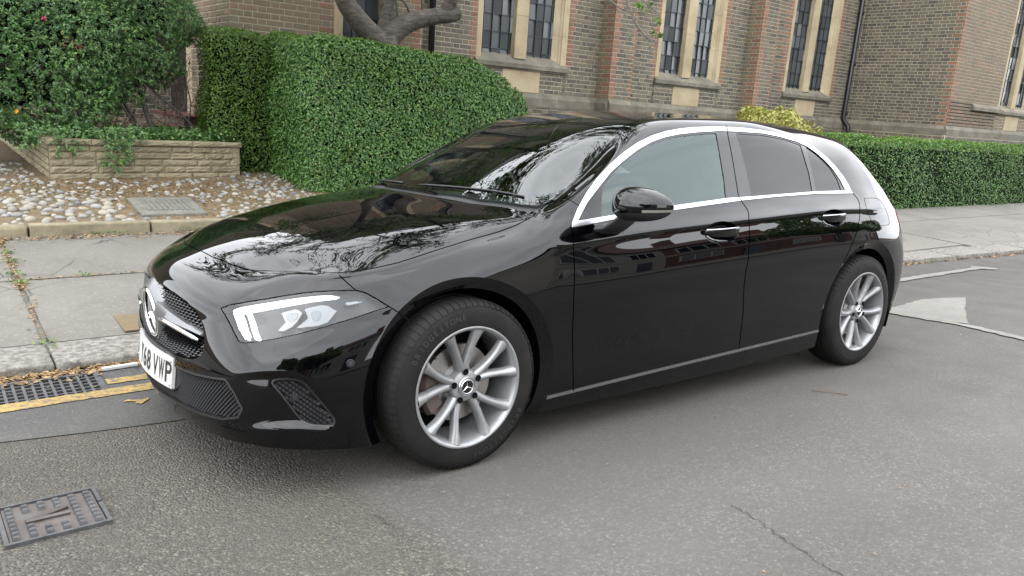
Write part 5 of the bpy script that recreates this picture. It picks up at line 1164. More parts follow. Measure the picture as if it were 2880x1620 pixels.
def glass(name, tint, reflect=1.55, gc=(1, 1, 1)):
    m = bpy.data.materials.new(name); m.use_nodes = True; t = m.node_tree; t.nodes.clear()
    o = t.nodes.new('ShaderNodeOutputMaterial'); mx = t.nodes.new('ShaderNodeMixShader'); fr = t.nodes.new('ShaderNodeFresnel'); g = t.nodes.new('ShaderNodeBsdfGlossy'); tr = t.nodes.new('ShaderNodeBsdfTransparent')
    fr.inputs['IOR'].default_value = reflect; g.inputs['Roughness'].default_value = .0; g.inputs['Color'].default_value = (*gc, 1); tr.inputs['Color'].default_value = (*tint, 1)
    t.links.new(fr.outputs[0], mx.inputs[0]); t.links.new(tr.outputs[0], mx.inputs[1]); t.links.new(g.outputs[0], mx.inputs[2]); t.links.new(mx.outputs[0], o.inputs[0])
    return m
M_wsglass = glass('windscreen_glass', (.62, .70, .66), 1.68, (.96, 1, .99))
M_sglass = glass('front_door_glass', (.45, .58, .54), 1.64, (.86, 1, .98))
M_pglass = glass('privacy_glass', (.06, .06, .065), 1.40)
M_lens = glass('lamp_lens', (.93, .95, .96), 1.5)
M_drl = mat('daytime_light', (.9, .92, .95), .2); M_drl.node_tree.nodes['Principled BSDF'].inputs['Emission Color'].default_value = (.95, 1, 1, 1); M_drl.node_tree.nodes['Principled BSDF'].inputs['Emission Strength'].default_value = .8
M_refl = mat('lamp_reflector', (.30, .31, .32), .35, .3)
M_bowl = mat('lamp_bowl', (.13, .14, .145), .12, .6)
M_red = mat('red_lamp', (.35, .008, .02), .1, 0, .5, .6)
M_white = mat('plate_white', (.42, .42, .405), .35, 0, .5)
M_ink = mat('plate_ink', (.01, .01, .01), .4)
M_seat = mat('seat_fabric', (.02, .02, .022), .85)
# ---------------------------------------------------------------- the shell and its panels
car = empty('car', 'black five-door hatchback parked at the kerb with its daytime lights lit', 'car', (0, 0, 0), (PHI, 0, 0))
co, nn, tr = full_shell(4)
# the sculpted pocket round the side intake, with its ledge below
ZA = lambda P: zz(380, 640, .4556, P)
POCKET = np.array(ZA([(585,893),(760,884),(900,884),(1000,903),(1075,948),(1165,1050),(1235,1165),(1236,1225),(1200,1262),(1000,1252),(800,1252),(560,1268),(560,1100)]))
mk = (co[:, 0] < -.3) & (co[:, 2] < .6)
pk = np.zeros(len(co)); q_ = -pxd(POCKET)(co[mk]); e_ = np.clip(q_/.030, 0, 1); lf_ = np.clip((car_px(co[mk])[0][:, 0]-640)/190, 0, 1); pk[mk] = -.021*e_*e_*(3-2*e_)*lf_*lf_*(3-2*lf_)
co = co+nn*pk[:, None]
fn_ = np.cross(co[tr[:, 1]]-co[tr[:, 0]], co[tr[:, 2]]-co[tr[:, 0]]); n3 = np.zeros_like(co)
for k in range(3): np.add.at(n3, tr[:, k], fn_)
n3 /= np.linalg.norm(n3, axis=1)[:, None]+1e-12; nn[mk] = n3[mk]
sh = Shell(co, nn, tr)
CHo, CHi, GF, GR, GQ, MT, INTs, FUs = [smooth_poly(P, 2) if P in (INT, FUEL) else np.array(P) for P in (CH_OUT, CH_IN, G_F, G_R, G_Q, M_TRI, INT, FUEL)]
Gr, Lg, Hd, Ws, Rg = np.array(GRILLE), np.array(LOWG), np.array(HOOD), np.array(WS), np.array(ROOFG)
f_gr = lambda c: sd_poly(wz(c), Gr); f_lg = lambda c: sd_poly(wz(c), Lg)
GAPS = [(pxd(B_GAP, True), sidelow if False else side), (pxd(A_GAP, True), sidelow), (pxd(R_GAP, True), side), (pxd(BF_GAP, True), front), (pxd(AP_GAP, True, .0016), side), (lambda c: np.abs(pxd(FUs)(c))-.0013, side),
        (pland(Hd, .0022), topm), (pland(Ws, .0018), upm), (pland(Rg, .0020), upm), (lambda c: np.abs(pxd(HLs)(c))-.0016, front)]
sh.cut(arch, sidelow); sh.cut(arch2, sidelow)
for P, d in ((B_GAP, side), (A_GAP, sidelow), (R_GAP, side), (BF_GAP, front), (AP_GAP, side), (SILL, sidelow)):
    fl = (lambda P: lambda c: (lambda q: s_line(q[0], P)*q[1])(car_px(c)))(P)
    sh.cut(fl, (lambda d, fl: lambda c: d(c) & (np.abs(fl(c)) < .04))(d, fl))
for f, d in ((pxd(FUs), side), (pland(Hd), topm), (pland(Ws), upm), (pland(Rg), upm), (pxd(HLs), front)): sh.cut(f, d)
for f, d in GAPS: sh.cut(f, d)
for P in (CHo, CHi, GF, GR, GQ, MT): sh.cut(pxd(P), side)
sh.cut(lambda c: pxd(CHo)(c)-.0022, side)
sh.cut(pxd(SILL, True, .0052), sidelow)
sh.cut(pxd(INTs), front); sh.cut(lambda c: pxd(INTs)(c)-.006, front)
sh.cut(f_gr, nose); sh.cut(f_lg, nose); sh.cut(lambda c: f_lg(c)-.006, nose)
sh.cut(handle_f, side)
TAIL = lambda c: sd_poly(wz(c), [(.42,.855),(.80,.80),(.86,.84),(.86,.93),(.70,.972),(.45,.93)])
rear = lambda c: c[:, 0] > 3.02
sh.cut(TAIL, rear)
# labels
ce = sh.cen(); n = len(ce); W_ = np.abs(ce[:, 1])
def reg(f, dom):
    m = dom(ce); r = np.zeros(n, bool); r[m] = f(ce[m]) < 0; return r
lab = np.full(n, 'body', dtype=object)
hoodin = reg(pland(Hd), topm)
px_, sc_ = car_px(ce)
def side_of(P):      # True where the centroid lies left (ahead) of a line running down the side
    P = np.asarray(P, float); xs = np.interp(px_[:, 1], P[:, 1], P[:, 0]); return px_[:, 0] < xs
aheadA, aheadB, aheadR = side_of(A_GAP), side_of(B_GAP), side_of(R_GAP)
belowsill = px_[:, 1] > np.interp(px_[:, 0], [p[0] for p in SILL], [p[1] for p in SILL])
inCH = reg(pxd(CHo), side); sidef = side(ce) & (W_ > .6)
BFx = np.interp(px_[:, 1], [p[1] for p in BF_GAP], [p[0] for p in BF_GAP])
infr = front(ce) & ~hoodin & ((px_[:, 0] < BFx) | (ce[:, 0] < -.45))
lab[infr] = 'bumper'
fend = ~infr & ~hoodin & (ce[:, 0] < .62) & (ce[:, 2] < .985) & ~inCH & (W_ > .66) & (aheadA | (px_[:, 1] < 633)) & (ce[:, 2] < 1.02)
APl = np.asarray(AP_GAP, float)
abovAP = (px_[:, 1] < np.interp(px_[:, 0], APl[:, 0], APl[:, 1], left=APl[0, 1]-30, right=9999)) & (ce[:, 0] > .40)
lab[fend & ~abovAP] = 'fender'
door = sidef & ~aheadA & (W_ > .74) & ~belowsill & (ce[:, 2] < 1.03) & ~inCH
lab[door & aheadB] = 'front_door'; lab[door & ~aheadB & aheadR] = 'rear_door'
lab[hoodin] = 'hood'
wsin = reg(pland(Ws), upm); rgin = reg(pland(Rg), upm) & (ce[:, 2] > 1.2)
cowl = (ce[:, 0] < .62) & (ce[:, 2] > .90) & ~hoodin & ~wsin & (W_ < .70) & (ce[:, 0] > .1) & (ce[:, 2] < .985)
lab[cowl] = 'cowl'; lab[wsin & (ce[:, 2] > .93)] = 'windscreen'; lab[rgin] = 'roof_glass'
lab[inCH] = 'chrome'
inn = reg(pxd(CHi), side)
lab[inn & (px_[:, 0] > 0)] = 'pillar_f'; lab[inn & ~aheadB] = 'pillar_r'
lab[reg(pxd(GF), side)] = 'glass_f'; lab[reg(pxd(GR), side)] = 'glass_r'; lab[reg(pxd(GQ), side)] = 'glass_q'; lab[reg(pxd(MT), side)] = 'mirror_tri'
lab[reg(lambda c: pxd(CHo)(c)-.0022, side) & ~inCH] = 'seal'
lab[reg(pxd(FUs), side)] = 'fuel'
arc = reg(arch2, sidelow); lab[arc & (ce[:, 0] < 1) & (lab != 'bumper') & (lab != 'front_door')] = 'lip_fender'
lab[arc & (ce[:, 0] > 1)] = 'lip_rear'; lab[arc & (lab == 'bumper')] = 'lip_bumper'
sl = reg(pxd(SILL, True, .0052), sidelow) & (ce[:, 0] > .385) & (ce[:, 0] < 2.335); lab[sl & (lab != 'lip_rear') & (lab != 'lip_fender')] = 'sill_trim'
lab[reg(pxd(INTs), front)] = 'intake'; lab[reg(lambda c: pxd(INTs)(c)-.006, front) & (lab != 'intake')] = 'intake_rim'
lab[reg(pxd(HLs), front) & (ce[:, 2] > .45)] = 'lamp'
lab[reg(f_lg, nose)] = 'lowgrille'; lab[reg(lambda c: f_lg(c)-.006, nose) & (lab != 'lowgrille')] = 'lowgrille_rim'
lab[reg(f_gr, nose)] = 'grille'
lab[reg(TAIL, rear)] = 'tail'
lab[reg(handle_f, side)] = 'bowl'
gap = np.zeros(n, bool)
for f, d in GAPS[:6]: gap |= reg(f, d)
gap &= ~inCH | reg(GAPS[0][0], side)
gap &= ~((lab == 'lowgrille') | (lab == 'lip_rear') & False)
for f, d in GAPS[6:]: gap |= reg(f, d)
gap &= ~(reg(pxd(R_GAP, True), side) & (px_[:, 1] > 880))
gap &= ~(reg(pxd(A_GAP, True), sidelow) & belowsill); gap &= ~(reg(pxd(B_GAP, True), side) & (belowsill | (lab == 'sill_trim')))
lab[gap & (lab != 'windscreen') | gap] = 'gap'
lab[reg(arch, sidelow)] = 'wheelhole'
near = ce[:, 1] < 0
def lipdisp(V):
    d = np.clip(.044-arch(V), 0, .05); V = V.copy(); V[:, 1] *= 1-(d*.62)/np.abs(V[:, 1]); return V
def P_(name, lb, m, parent, nearside=None, **k):
    sel = (lab == lb)
    if nearside is not None: sel &= near if nearside else ~near
    return piece(name, sh, sel, m, parent, **k)
body = P_('body_shell', 'body', M_paint, car, flange=.012)
P_('gap_liner', 'gap', M_dark, car, off=-.009)
hood = P_('hood', 'hood', M_paint, car, flange=.012)
bumper = P_('front_bumper', 'bumper', M_paint, car, flange=.012)
P_('cowl_panel', 'cowl', M_plastic, car, off=-.012)
P_('windscreen', 'windscreen', M_wsglass, car, off=-.001)
P_('roof_glass', 'roof_glass', M_black_glass, car, off=0, flange=.008)
DOOR = {}
for ns in (True, False):
    fe = P_('fender', 'fender', M_paint, car, ns, flange=.012)
    P_('arch_lip', 'lip_fender', M_paint, fe, ns, own=True, disp=lipdisp, flange=.02)
    P_('arch_lip', 'lip_bumper', M_paint, bumper, ns, own=True, disp=lipdisp, flange=.02)
    P_('arch_lip', 'lip_rear', M_paint, body, ns, own=True, disp=lipdisp, flange=.02)
    fd = P_('front_door', 'front_door', M_paint, car, ns, flange=.012); rd = P_('rear_door', 'rear_door', M_paint, car, ns, flange=.012)
    DOOR[ns] = (fd, rd)
    for nm, d_ in (('f', fd), ('r', rd)):
        sel = (lab == 'chrome') & (near if ns else ~near) & (aheadB if nm == 'f' else ~aheadB)
        piece('window_trim', sh, sel, M_chrome if ns else M_gloss, d_, off=.003, flange=.006)
        sel = (lab == 'seal') & (near if ns else ~near) & (aheadB if nm == 'f' else ~aheadB)
        piece('window_seal', sh, sel, M_rubber, d_, off=-.002)
    P_('window_pillar', 'pillar_f', M_gloss, fd, ns, off=-.001, flange=.004); P_('window_pillar', 'pillar_r', M_gloss, rd, ns, off=-.001, flange=.004)
    P_('mirror_base', 'mirror_tri', M_plastic, fd, ns, off=.001)
    P_('window_pane', 'glass_f', M_sglass, fd, ns, off=-.004); P_('window_pane', 'glass_r', M_pglass, rd, ns, off=-.004); P_('quarter_pane', 'glass_q', M_pglass, rd, ns, off=-.004)
    P_('fuel_flap', 'fuel', M_paint, body, ns, flange=.008) if not ns or True else None
    P_('sill_trim', 'sill_trim', M_chrome, body, ns, off=.003, flange=.006)
    P_('tail_lamp', 'tail', M_red, car, ns, off=.001)
    # handle bowls: pushed in like a dish
    sel = (lab == 'bowl') & (near if ns else ~near)
    for k, d_ in enumerate((fd, rd)):
        s2 = sel & ((ce[:, 0] < 1.9) if k == 0 else (ce[:, 0] > 1.9))
        def dish(V):
            f = np.clip(-handle_f(V), 0, None); V = V.copy(); V[:, 1] -= np.sign(V[:, 1])*np.minimum(.020*(1-np.exp(-f/.007)), .03); return V
        piece('handle_bowl', sh, s2, M_paint, d_, own=True, disp=dish)
lamp_sel = lab == 'lamp'
bvh = None
from mathutils.bvhtree import BVHTree
bvh = BVHTree.FromPolygons(co.tolist(), tr.tolist())
def xat(y, z, d=0.):
    h = bvh.ray_cast(Vector((-2, y, z)), Vector((1, 0, 0)))
    return (h[0].x+d) if h[0] is not None else -.5
def yat(x, z, d=0.):
    h = bvh.ray_cast(Vector((x, -2, z)), Vector((0, 1, 0)))
    return (h[0].y+d) if h[0] is not None else -.85
# inner liner (blocks the view through shut lines) and floor
co2, nn2, tr2 = full_shell(2)
c2 = co2[tr2].mean(1); inside = (np.abs(c2[:, 1]) < .99)
keep = ((c2[:, 2] < .90) | ((c2[:, 0] < .2))) & (np.minimum(np.hypot(c2[:, 0], c2[:, 2]-.32), np.hypot(c2[:, 0]-2.729, c2[:, 2]-.32)) > .43) & ~((c2[:, 0] < -.5) & (c2[:, 2] < .75) & (c2[:, 2] > .35) & (np.abs(c2[:, 1]) > .45))
mesh_obj('inner_liner', co2-nn2*.075, tr2[keep], M_dark, car)
mb = MB(); mb.box((-.62, -.62, .16), (3.2, .62, .20)); mb.box((.55, -.80, .15), (2.2, .80, .21)); mb.build('underbody', M_dark, car)
for (wx, rr) in ((0, .41), (2.729, .415)):
    for sg in (-1, 1):
        mb = MB(); n_ = 28; V = []; F = []
        for i in range(n_+1):
            a = -.35+(pi+.7)*i/n_
            for yy in (.845, .60): V.append((wx+rr*cos(a), sg*yy, .322+rr*sin(a)))
        F = [(2*i, 2*i+1, 2*i+3, 2*i+2) for i in range(n_)]
        mb.add(V, F)
        V = [(wx, sg*.60, .32)]+[(wx+rr*cos(-.35+(pi+.7)*i/n_), sg*.60, .322+rr*sin(-.35+(pi+.7)*i/n_)) for i in range(n_+1)]
        mb.add(V, [(0, i+1, i+2) for i in range(n_)])
        mb.build('wheel_well', M_dark, car)
# ---------------------------------------------------------------- lamps
for ns in (True, False):
    lampo = empty('headlight'); lampo.parent = car
    sel = lamp_sel & (near if ns else ~near)
    piece('lens', sh, sel, M_lens, lampo, off=-.001)
    piece('housing', sh, sel, M_plastic, lampo, off=-.055, flange=-.05)
    s3 = Shell(sh.co, sh.nn, sh.tr[sel])
    for P in DRL: s3.cut(pxd(np.array(P)))
    c3 = s3.cen(); m = np.zeros(len(c3), bool)
    for P in DRL: m |= pxd(np.array(P))(c3) < 0
    piece('daytime_light', s3, m, M_drl, lampo, off=-.008, flange=.02)
    for k, P in enumerate(REFL):
        s4 = Shell(sh.co, sh.nn, sh.tr[sel]); s4.cut(pxd(np.array(P)))
        m = pxd(np.array(P))(s4.cen()) < 0
        piece('reflector', s4, m, M_refl, lampo, off=-.022, flange=.03)
        if k < 2:
            B = smooth_poly(BOWL[k], 4); s5 = Shell(sh.co, sh.nn, sh.tr[sel]); s5.cut(pxd(B)); m = pxd(B)(s5.cen()) < 0
            piece('lamp_bowl', s5, m, M_bowl, lampo, off=-.019, flange=.01)
# ---------------------------------------------------------------- grilles
gsel = lab == 'grille'; lsel = lab == 'lowgrille'
M_mesh = mat('grille_black', (.004, .004, .0045), .5, 0, .25)
grl = empty('radiator_grille'); grl.parent = car
piece('grille_backing', sh, gsel, M_dark, grl, off=-.05, flange=-.05)
mb = MB(); row = 0; z = .398
while z < .645:
    y = -.475+(.0125 if row % 2 else 0)
    while y < .48:
        if sd_poly(np.array([[abs(y), z]]), Gr)[0] < -.006 and not (math.hypot(y, z-.525) < .11):
            x = xat(y, z, .012); h = .0052; wd = .0075
            mb.add([(x-.012, y, z), (x, y-wd, z), (x, y, z+h), (x, y+wd, z), (x, y, z-h), (x+.02, y, z)], [(0, 2, 1), (0, 3, 2), (0, 4, 3), (0, 1, 4), (5, 1, 2), (5, 2, 3), (5, 3, 4), (5, 4, 1)])
        y += .025
    z += .0105; row += 1
tag(mb.build('grille_stud', M_gloss, grl), kind='stuff')
mb = MB()
for k in range(12):
    z = .402+.021*k; prev = None
    P = [(xat(y, z, .022), y, z) for y in np.linspace(-.47, .47, 33) if sd_poly(np.array([[abs(y), z]]), Gr)[0] < -.002]
    if len(P) > 2: mb.tube(P, .0035, 4)
mb.build('grille_bar', M_mesh, grl)
# lower mesh: rows of small wedge-shaped cells
lg = empty('lower_grille'); lg.parent = car
piece('grille_backing', sh, lsel, M_mesh, lg, off=-.018, flange=-.018)
piece('grille_rim', sh, lab == 'lowgrille_rim', M_plastic, lg, off=.001, flange=.01)
mb = MB(); row = 0; z = .226
while z < .405:
    y = -.67+(.008 if row % 2 else 0)
    while y < .67:
        if sd_poly(np.array([[abs(y), z]]), Lg)[0] < -.004:
            x = xat(y, z, .016); a, h = .0075, .0055
            mb.add([(x, y-a, z-h*.2), (x, y, z+h), (x, y+a, z-h*.2), (x-.011, y, z-h)], [(0, 3, 1), (1, 3, 2), (0, 2, 3)])
        y += .016
    z += .0085; row += 1
tag(mb.build('grille_cell', mat('mesh_black', (.006, .006, .0065), .62, 0, .2), lg), kind='stuff')
for ns in (True, False):
    it = empty('side_intake'); it.parent = car
    m = near if ns else ~near
    piece('intake_rim', sh, (lab == 'intake_rim') & m, M_plastic, it, off=.001, flange=.012)
    piece('intake_backing', sh, (lab == 'intake') & m, M_mesh, it, off=-.016, flange=-.016)
    mb = MB()
    V = sh.co[np.unique(sh.tr[(lab == 'intake') & m])]
    z = V[:, 2].min(); row = 0; sg = -1 if ns else 1
    Ip = np.array(INTs)
    while z < V[:, 2].max():
        x = V[:, 0].min()+(.010 if row % 2 else 0)
        while x < V[:, 0].max():
            y = yat(x, z); c_ = np.array([[x, y, z]])
            if pxd(Ip)(c_)[0] < -.004:
                a, h = .011, .006
                Q = []
                for dx, dz, o_ in ((-a, 0, .012), (0, h, .013), (a, 0, .012), (0, -h, .001)):
                    yy = yat(x+dx, z+dz)+o_; Q.append((x+dx, -yy if sg > 0 else yy, z+dz))
                mb.add(Q, [(0, 3, 1), (1, 3, 2)] if ns else [(0, 1, 3), (1, 2, 3)])
            x += .020
        z += .0085; row += 1
    tag(mb.build('intake_cell', mat('mesh_grey', (.007, .007, .0075), .6, 0, .22), it), kind='stuff')
def disc_frame(c, nrm):
    n = Vector(nrm).normalized(); q = Vector((0, 1, 0)).rotation_difference(n); return Matrix.Translation(c) @ q.to_matrix().to_4x4()
def sensor(px, parent, ns, d=.0):
    # find the point on the shell seen at this place, mirrored for the far side
    d_ = CF+((px[0]-1440)/FPX)*CR-((px[1]-810)/FPX)*CU
    h = bvh.ray_cast(Vector(CAM), Vector(d_).normalized())
    p, n_ = h[0], h[1]
    if n_.dot(Vector(d_)) > 0: n_ = -n_
    p = p-n_*d
    if not ns: p = Vector((p.x, -p.y, p.z)); n_ = Vector((n_.x, -n_.y, n_.z))
    mb = MB(); mb.lathe([(0, .0015), (.0085, .0015), (.0092, -.001), (.0102, -.001), (.011, .002), (.0138, .0015), (.0145, -.004)], 24, disc_frame(p, n_))
    mb.build('parking_sensor', M_plastic, parent, True, 30)
for ns in (True, False):
    sensor((985.5, 1021.8), bumper, ns); sensor((829, 1119), bumper, ns, .006)
# ---------------------------------------------------------------- badge: silver plinth, wings, ring and three-pointed star
badge = empty('grille_badge'); badge.parent = car
BX, BZ = -.872, .522
def bm(mm): return Matrix.Translation((BX, 0, BZ)) @ Matrix.Rotation(radians(-6), 4, 'Y') @ Matrix.Rotation(radians(90), 4, 'Z') @ mm
I4 = Matrix.Identity(4)
mb = MB(); mb.lathe([(.138, -.030), (.128, -.012), (.114, .004), (.104, .012), (.1, .0125), (.099, .004)], 64, bm(I4)); mb.build('badge_plinth', M_silver, badge, True, 40)
mb = MB(); mb.lathe([(.0, .006), (.099, .006)], 64, bm(I4)); mb.build('badge_face', M_gloss, badge, False)
mb = MB(); mb.lathe([(.0895+.0085*cos(a), .012+.008*sin(a)) for a in np.linspace(0, 2*pi, 13)[:-1]], 64, bm(I4), cl=True); mb.build('badge_ring', M_bright, badge, True)
def star(mb, R, r, h, M, base=0.):
    V = [Vector((0, h+base, 0))]
    for k in range(6):
        a = pi/2+k*pi/3; q = R if k % 2 == 0 else r
        V.append(Vector((q*cos(a), base+(.15*h if k % 2 == 0 else .1*h), q*sin(a))))
    mb.add([M @ v for v in V], [(0, i+1, (i+1) % 6+1) for i in range(6)])
mb = MB(); star(mb, .090, .0125, .014, bm(I4), .008); mb.build('badge_star', M_bright, badge)
for sg in (-1, 1):
    mb = MB(); Y = np.linspace(.10, .452, 14); N_ = len(Y)
    V = []
    for i, y in enumerate(Y):
        t = i/(N_-1); zc = BZ+.022-.006*t-.012*t*t; hh = (.052*(1-t)**1.6+.030*(1-t)+.013*t)
        for k, (dz, dx) in enumerate(((hh*.5, .024), (hh*.46, .000), (.0, -.009), (-hh*.46, .002), (-hh*.5, .024))):
            V.append((xat(sg*y, min(zc+dz, .6), dx-.002-.01*(1-t)), sg*y, zc+dz))
    F = [(i*5+k, i*5+k+1, (i+1)*5+k+1, (i+1)*5+k) for i in range(N_-1) for k in range(4)]+[[(N_-1)*5+k for k in range(5)]]
    if sg < 0: F = [tuple(reversed(f)) for f in F]
    mb.add(V, F); wing = mb.build('badge_wing', M_silver, badge, True, 40)
    mb = MB(); P = []; R = []
    for i, y in enumerate(np.linspace(.145, .440, 12)):
        t = i/11; zc = BZ+.010-.004*t-.018*t*t-.004; P.append((xat(sg*y, zc, -.006-.012*(1-t)), sg*y, zc)); R.append(.0015+.0075*sin(min(1, .25+t*1.2)*pi*.62)*(1 if t < .95 else .5))
    mb.tube(P, R, 8); mb.build('wing_chrome', M_bright, badge, True)
# ---------------------------------------------------------------- number plate
plate = empty('number_plate'); plate.parent = car
def platex(y, z): return -.906+.42*y*y+.10*(z-.343)
mb = MB(); Y = np.linspace(-.26, .26, 21); V = []
for y in Y:
    for (z, o) in ((.2865, 0), (.3985, 0), (.3985, .012), (.2865, .012)): V.append((platex(y, z)+o, y, z))
F = [(i*4+k, i*4+(k+1) % 4, (i+1)*4+(k+1) % 4, (i+1)*4+k) for i in range(20) for k in range(4)]+[(0, 3, 2, 1), (80, 81, 82, 83)]
mb.add(V, F); mb.build('plate_panel', M_white, plate)
mb = MB(); Y = np.linspace(-.33, .33, 25); V = []
for y in Y:
    e = max(0, (abs(y)-.262)/.07); lo = .275+.09*e; hi = .412-.004*e
    for (z, o) in ((lo, .013), (hi, .013), (hi, .05), (lo, .05)): V.append((platex(y, z)+o+e*.012, y, z))
F = [(i*4+k, i*4+(k+1) % 4, (i+1)*4+(k+1) % 4, (i+1)*4+k) for i in range(24) for k in range(4)]+[(0, 3, 2, 1), (96, 97, 98, 99)]
mb.add(V, F); mb.build('plate_holder', M_plastic, plate)
def text_mesh(s, bold=0.):
    cu = bpy.data.curves.new('txt', 'FONT'); cu.body = s; cu.size = 1; cu.offset = bold; cu.resolution_u = 3
    o = bpy.data.objects.new('txt', cu); C.objects.link(o); dg = bpy.context.evaluated_depsgraph_get(); dg.update()
    m = o.evaluated_get(dg).to_mesh(); V = np.array([v.co for v in m.vertices]); F = [list(p.vertices) for p in m.polygons]
    o.evaluated_get(dg).to_mesh_clear(); bpy.data.objects.remove(o); bpy.data.curves.remove(cu)
    return V, F
# glyphs run from the car's right to its left when read from the front: +y to -y
for ch, yc in (('Y', .090), ('6', .030), ('8', -.030), ('V', -.112), ('W', -.172), ('P', -.231)):
    V, F = text_mesh(ch, .014)
    lo, hi = V.min(0), V.max(0); wch = .050
    U = (V-lo)/(hi-lo); mb = MB()
    mb.add([(platex(yc+wch/2-u*wch, .303+v*.079)-.0012, yc+wch/2-u*wch, .303+v*.079) for u, v, _ in U], F); mb.build('plate_letter', M_ink, plate)
mb = MB()
for (y, z) in ((-.246, .386), (-.246, .297), (.246, .386), (.246, .297)):
    mb = MB(); mb.lathe([(0, .003), (.004, .003), (.005, 0)], 10, Matrix.Translation((platex(y, z), y, z)) @ Matrix.Rotation(radians(90), 4, 'Z')); mb.build('plate_screw', M_chrome, plate)
# ---------------------------------------------------------------- wheels
M_tyre = mat('tyre_rubber', (.022, .021, .020), .72, 0, .22); t = NT(M_tyre); nz = t.noise(9, 5, .6, t.coord('Object')); t.base(t.ramp(nz, [(.35, (.0045, .0042, .004)), (.7, (.011, .010, .009))])); t.bump(t.noise(160, 2), .15, .001)
M_alloy = mat('alloy_silver', (.50, .505, .51), .34, .5); t = NT(M_alloy); v = t.coord('Object'); nz = t.noise(7, 6, .65, v); n2_ = t.noise(28, 4, .6, v)
c_ = t.mix(t.ramp(n2_, [(.60, (0,)*3), (.72, (.35,)*3)]), t.ramp(nz, [(.3, (.17, .17, .17)), (.62, (.27, .275, .28))]), (.26, .19, .13)); t.base(c_); t.rough(t.ramp(nz, [(.3, (.48,)*3), (.7, (.28,)*3)]))
M_barrel = mat('alloy_barrel', (.42, .42, .42), .5, .3)
M_disc = mat('brake_disc', (.33, .31, .29), .38, .9); M_calip = mat('brake_caliper', (.07, .05, .045), .6)
def make_wheel():
    w_ = empty('wheel'); w_.parent = car           # axis = local y, outer face towards -y; centre of the rim plane at y = -.1
    O = .1025
    tp = [(.214, .085), (.222, .098), (.236, .1015), (.258, .1022), (.282, .1005), (.302, .0955), (.3145, .086), (.321, .073)]
    prof = [(r, -a) for r, a in tp]+[(.3245, -.058)]
    for gc in (-.034, 0., .034): prof += [(.3248, gc-.0045), (.318, gc-.004), (.318, gc+.004), (.3248, gc+.0045)]
    prof += [(.3245, .058)]+[(r, a) for r, a in tp[::-1]]
    mb = MB(); mb.lathe(prof, 96); ty = mb.build('tyre', M_tyre, w_, True, 40)
    # tread blocks: cross cuts on the shoulders
    mb = MB()
    for sgn in (-1, 1):
        for k in range(72):
            a = 2*pi*k/72; Mx = Matrix.Rotation(a, 4, 'Y')
            mb.box((.3125, sgn*.094-.0 if sgn < 0 else .052, -.0012), (.3262, -.052 if sgn < 0 else .094, .0105), Mx) if False else None
            V = []
            for (r, ax) in ((.3262, .040), (.3258, .060), (.3225, .0755), (.316, .0885), (.306, .0965)):
                V += [Mx @ Vector((r, sgn*ax, -.0095)), Mx @ Vector((r, sgn*ax, .0115))]
            V += [Mx @ Vector((.31, sgn*.04, -.0095)), Mx @ Vector((.31, sgn*.04, .0115))]
            F = [(2*i, 2*i+1, 2*i+3, 2*i+2) for i in range(4)]+[(0, 2, 4, 6, 8, 10), (1, 11, 9, 7, 5, 3), (0, 10, 11, 1)]
            if sgn < 0: F = [tuple(reversed(f)) for f in F]
            mb.add(V, F)
    tag(mb.build('tread_block', M_tyre, w_), kind='stuff')
    # raised maker's name on the sidewall
    for word, a0 in (('BRIDGESTONE', 118), ('BRIDGESTONE', -62)):
        mb = MB()
        for i, ch in enumerate(word):
            V, F = text_mesh(ch, .01)
            a = radians(a0-(i-5)*5.4)
            sz = .030; cx = (V[:, 0].min()+V[:, 0].max())/2
            Q = []
            for u, v, _ in V:
                r = .262+v*sz; th = a-(u-cx)*sz/.272
                y_ = -.1046+max(0, (r-.262))*.08
                Q.append((r*cos(th), y_, r*sin(th)))
            mb.add(Q, F)
        mb.build('tyre_lettering', mat('tyre_letters', (.016, .015, .014), .55), w_)
    rim = w_
    rp = [(.2165, -.088), (.2305, -.0985), (.2318, -.1035), (.2285, -.1055), (.2225, -.1035), (.2155, -.094), (.2105, -.078), (.206, -.05), (.200, .02), (.205, .07), (.225, .09)]
    mb = MB(); mb.lathe([(r, a) for r, a in rp], 96); mb.build('rim_barrel', M_alloy, rim, True, 50)
    # ten spokes in five pairs
    mb = MB()
    for k in range(10):
        pair = k//2; s_ = 1 if k % 2 else -1
        a0 = 2*pi*pair/5+pi/2; ain = a0+s_*.10; aout = a0+s_*(2*pi/20)*.98
        st = []
        for t_ in np.linspace(0, 1, 9):
            r = .040+(.2185-.040)*t_
            a = ain*(1-t_)**1.2*1.0+aout*(1-(1-t_)**1.2)
            hw = .0148+.004*(1-t_)-.0035*sin(pi*min(1, t_*1.15))+.020*max(0, t_-.72)**1.5*3
            yo = -.072-.026*t_**1.3-.0045*t_; dp = .034-.008*t_
            er = Vector((cos(a), 0, sin(a))); et = Vector((-sin(a), 0, cos(a)))
            c0 = er*r
            asym = .006*s_
            st.append([c0+et*(-hw*1.15)+Vector((0, yo+dp, 0)), c0+et*(-hw)+Vector((0, yo+.010, 0)), c0+et*(-hw*.55)+Vector((0, yo+.001, 0)), c0+et*(asym*.4)+Vector((0, yo-.0015, 0)), c0+et*(hw*.55)+Vector((0, yo+.001, 0)), c0+et*(hw)+Vector((0, yo+.010, 0)), c0+et*(hw*1.15)+Vector((0, yo+dp, 0))])
        V = [q for s in st for q in s]; F = [(i*7+j, (i+1)*7+j, (i+1)*7+j+1, i*7+j+1) for i in range(8) for j in range(6)]
        mb.add(V, F)
        sp = mb.build('spoke', M_alloy, rim, True, 45); mb = MB()
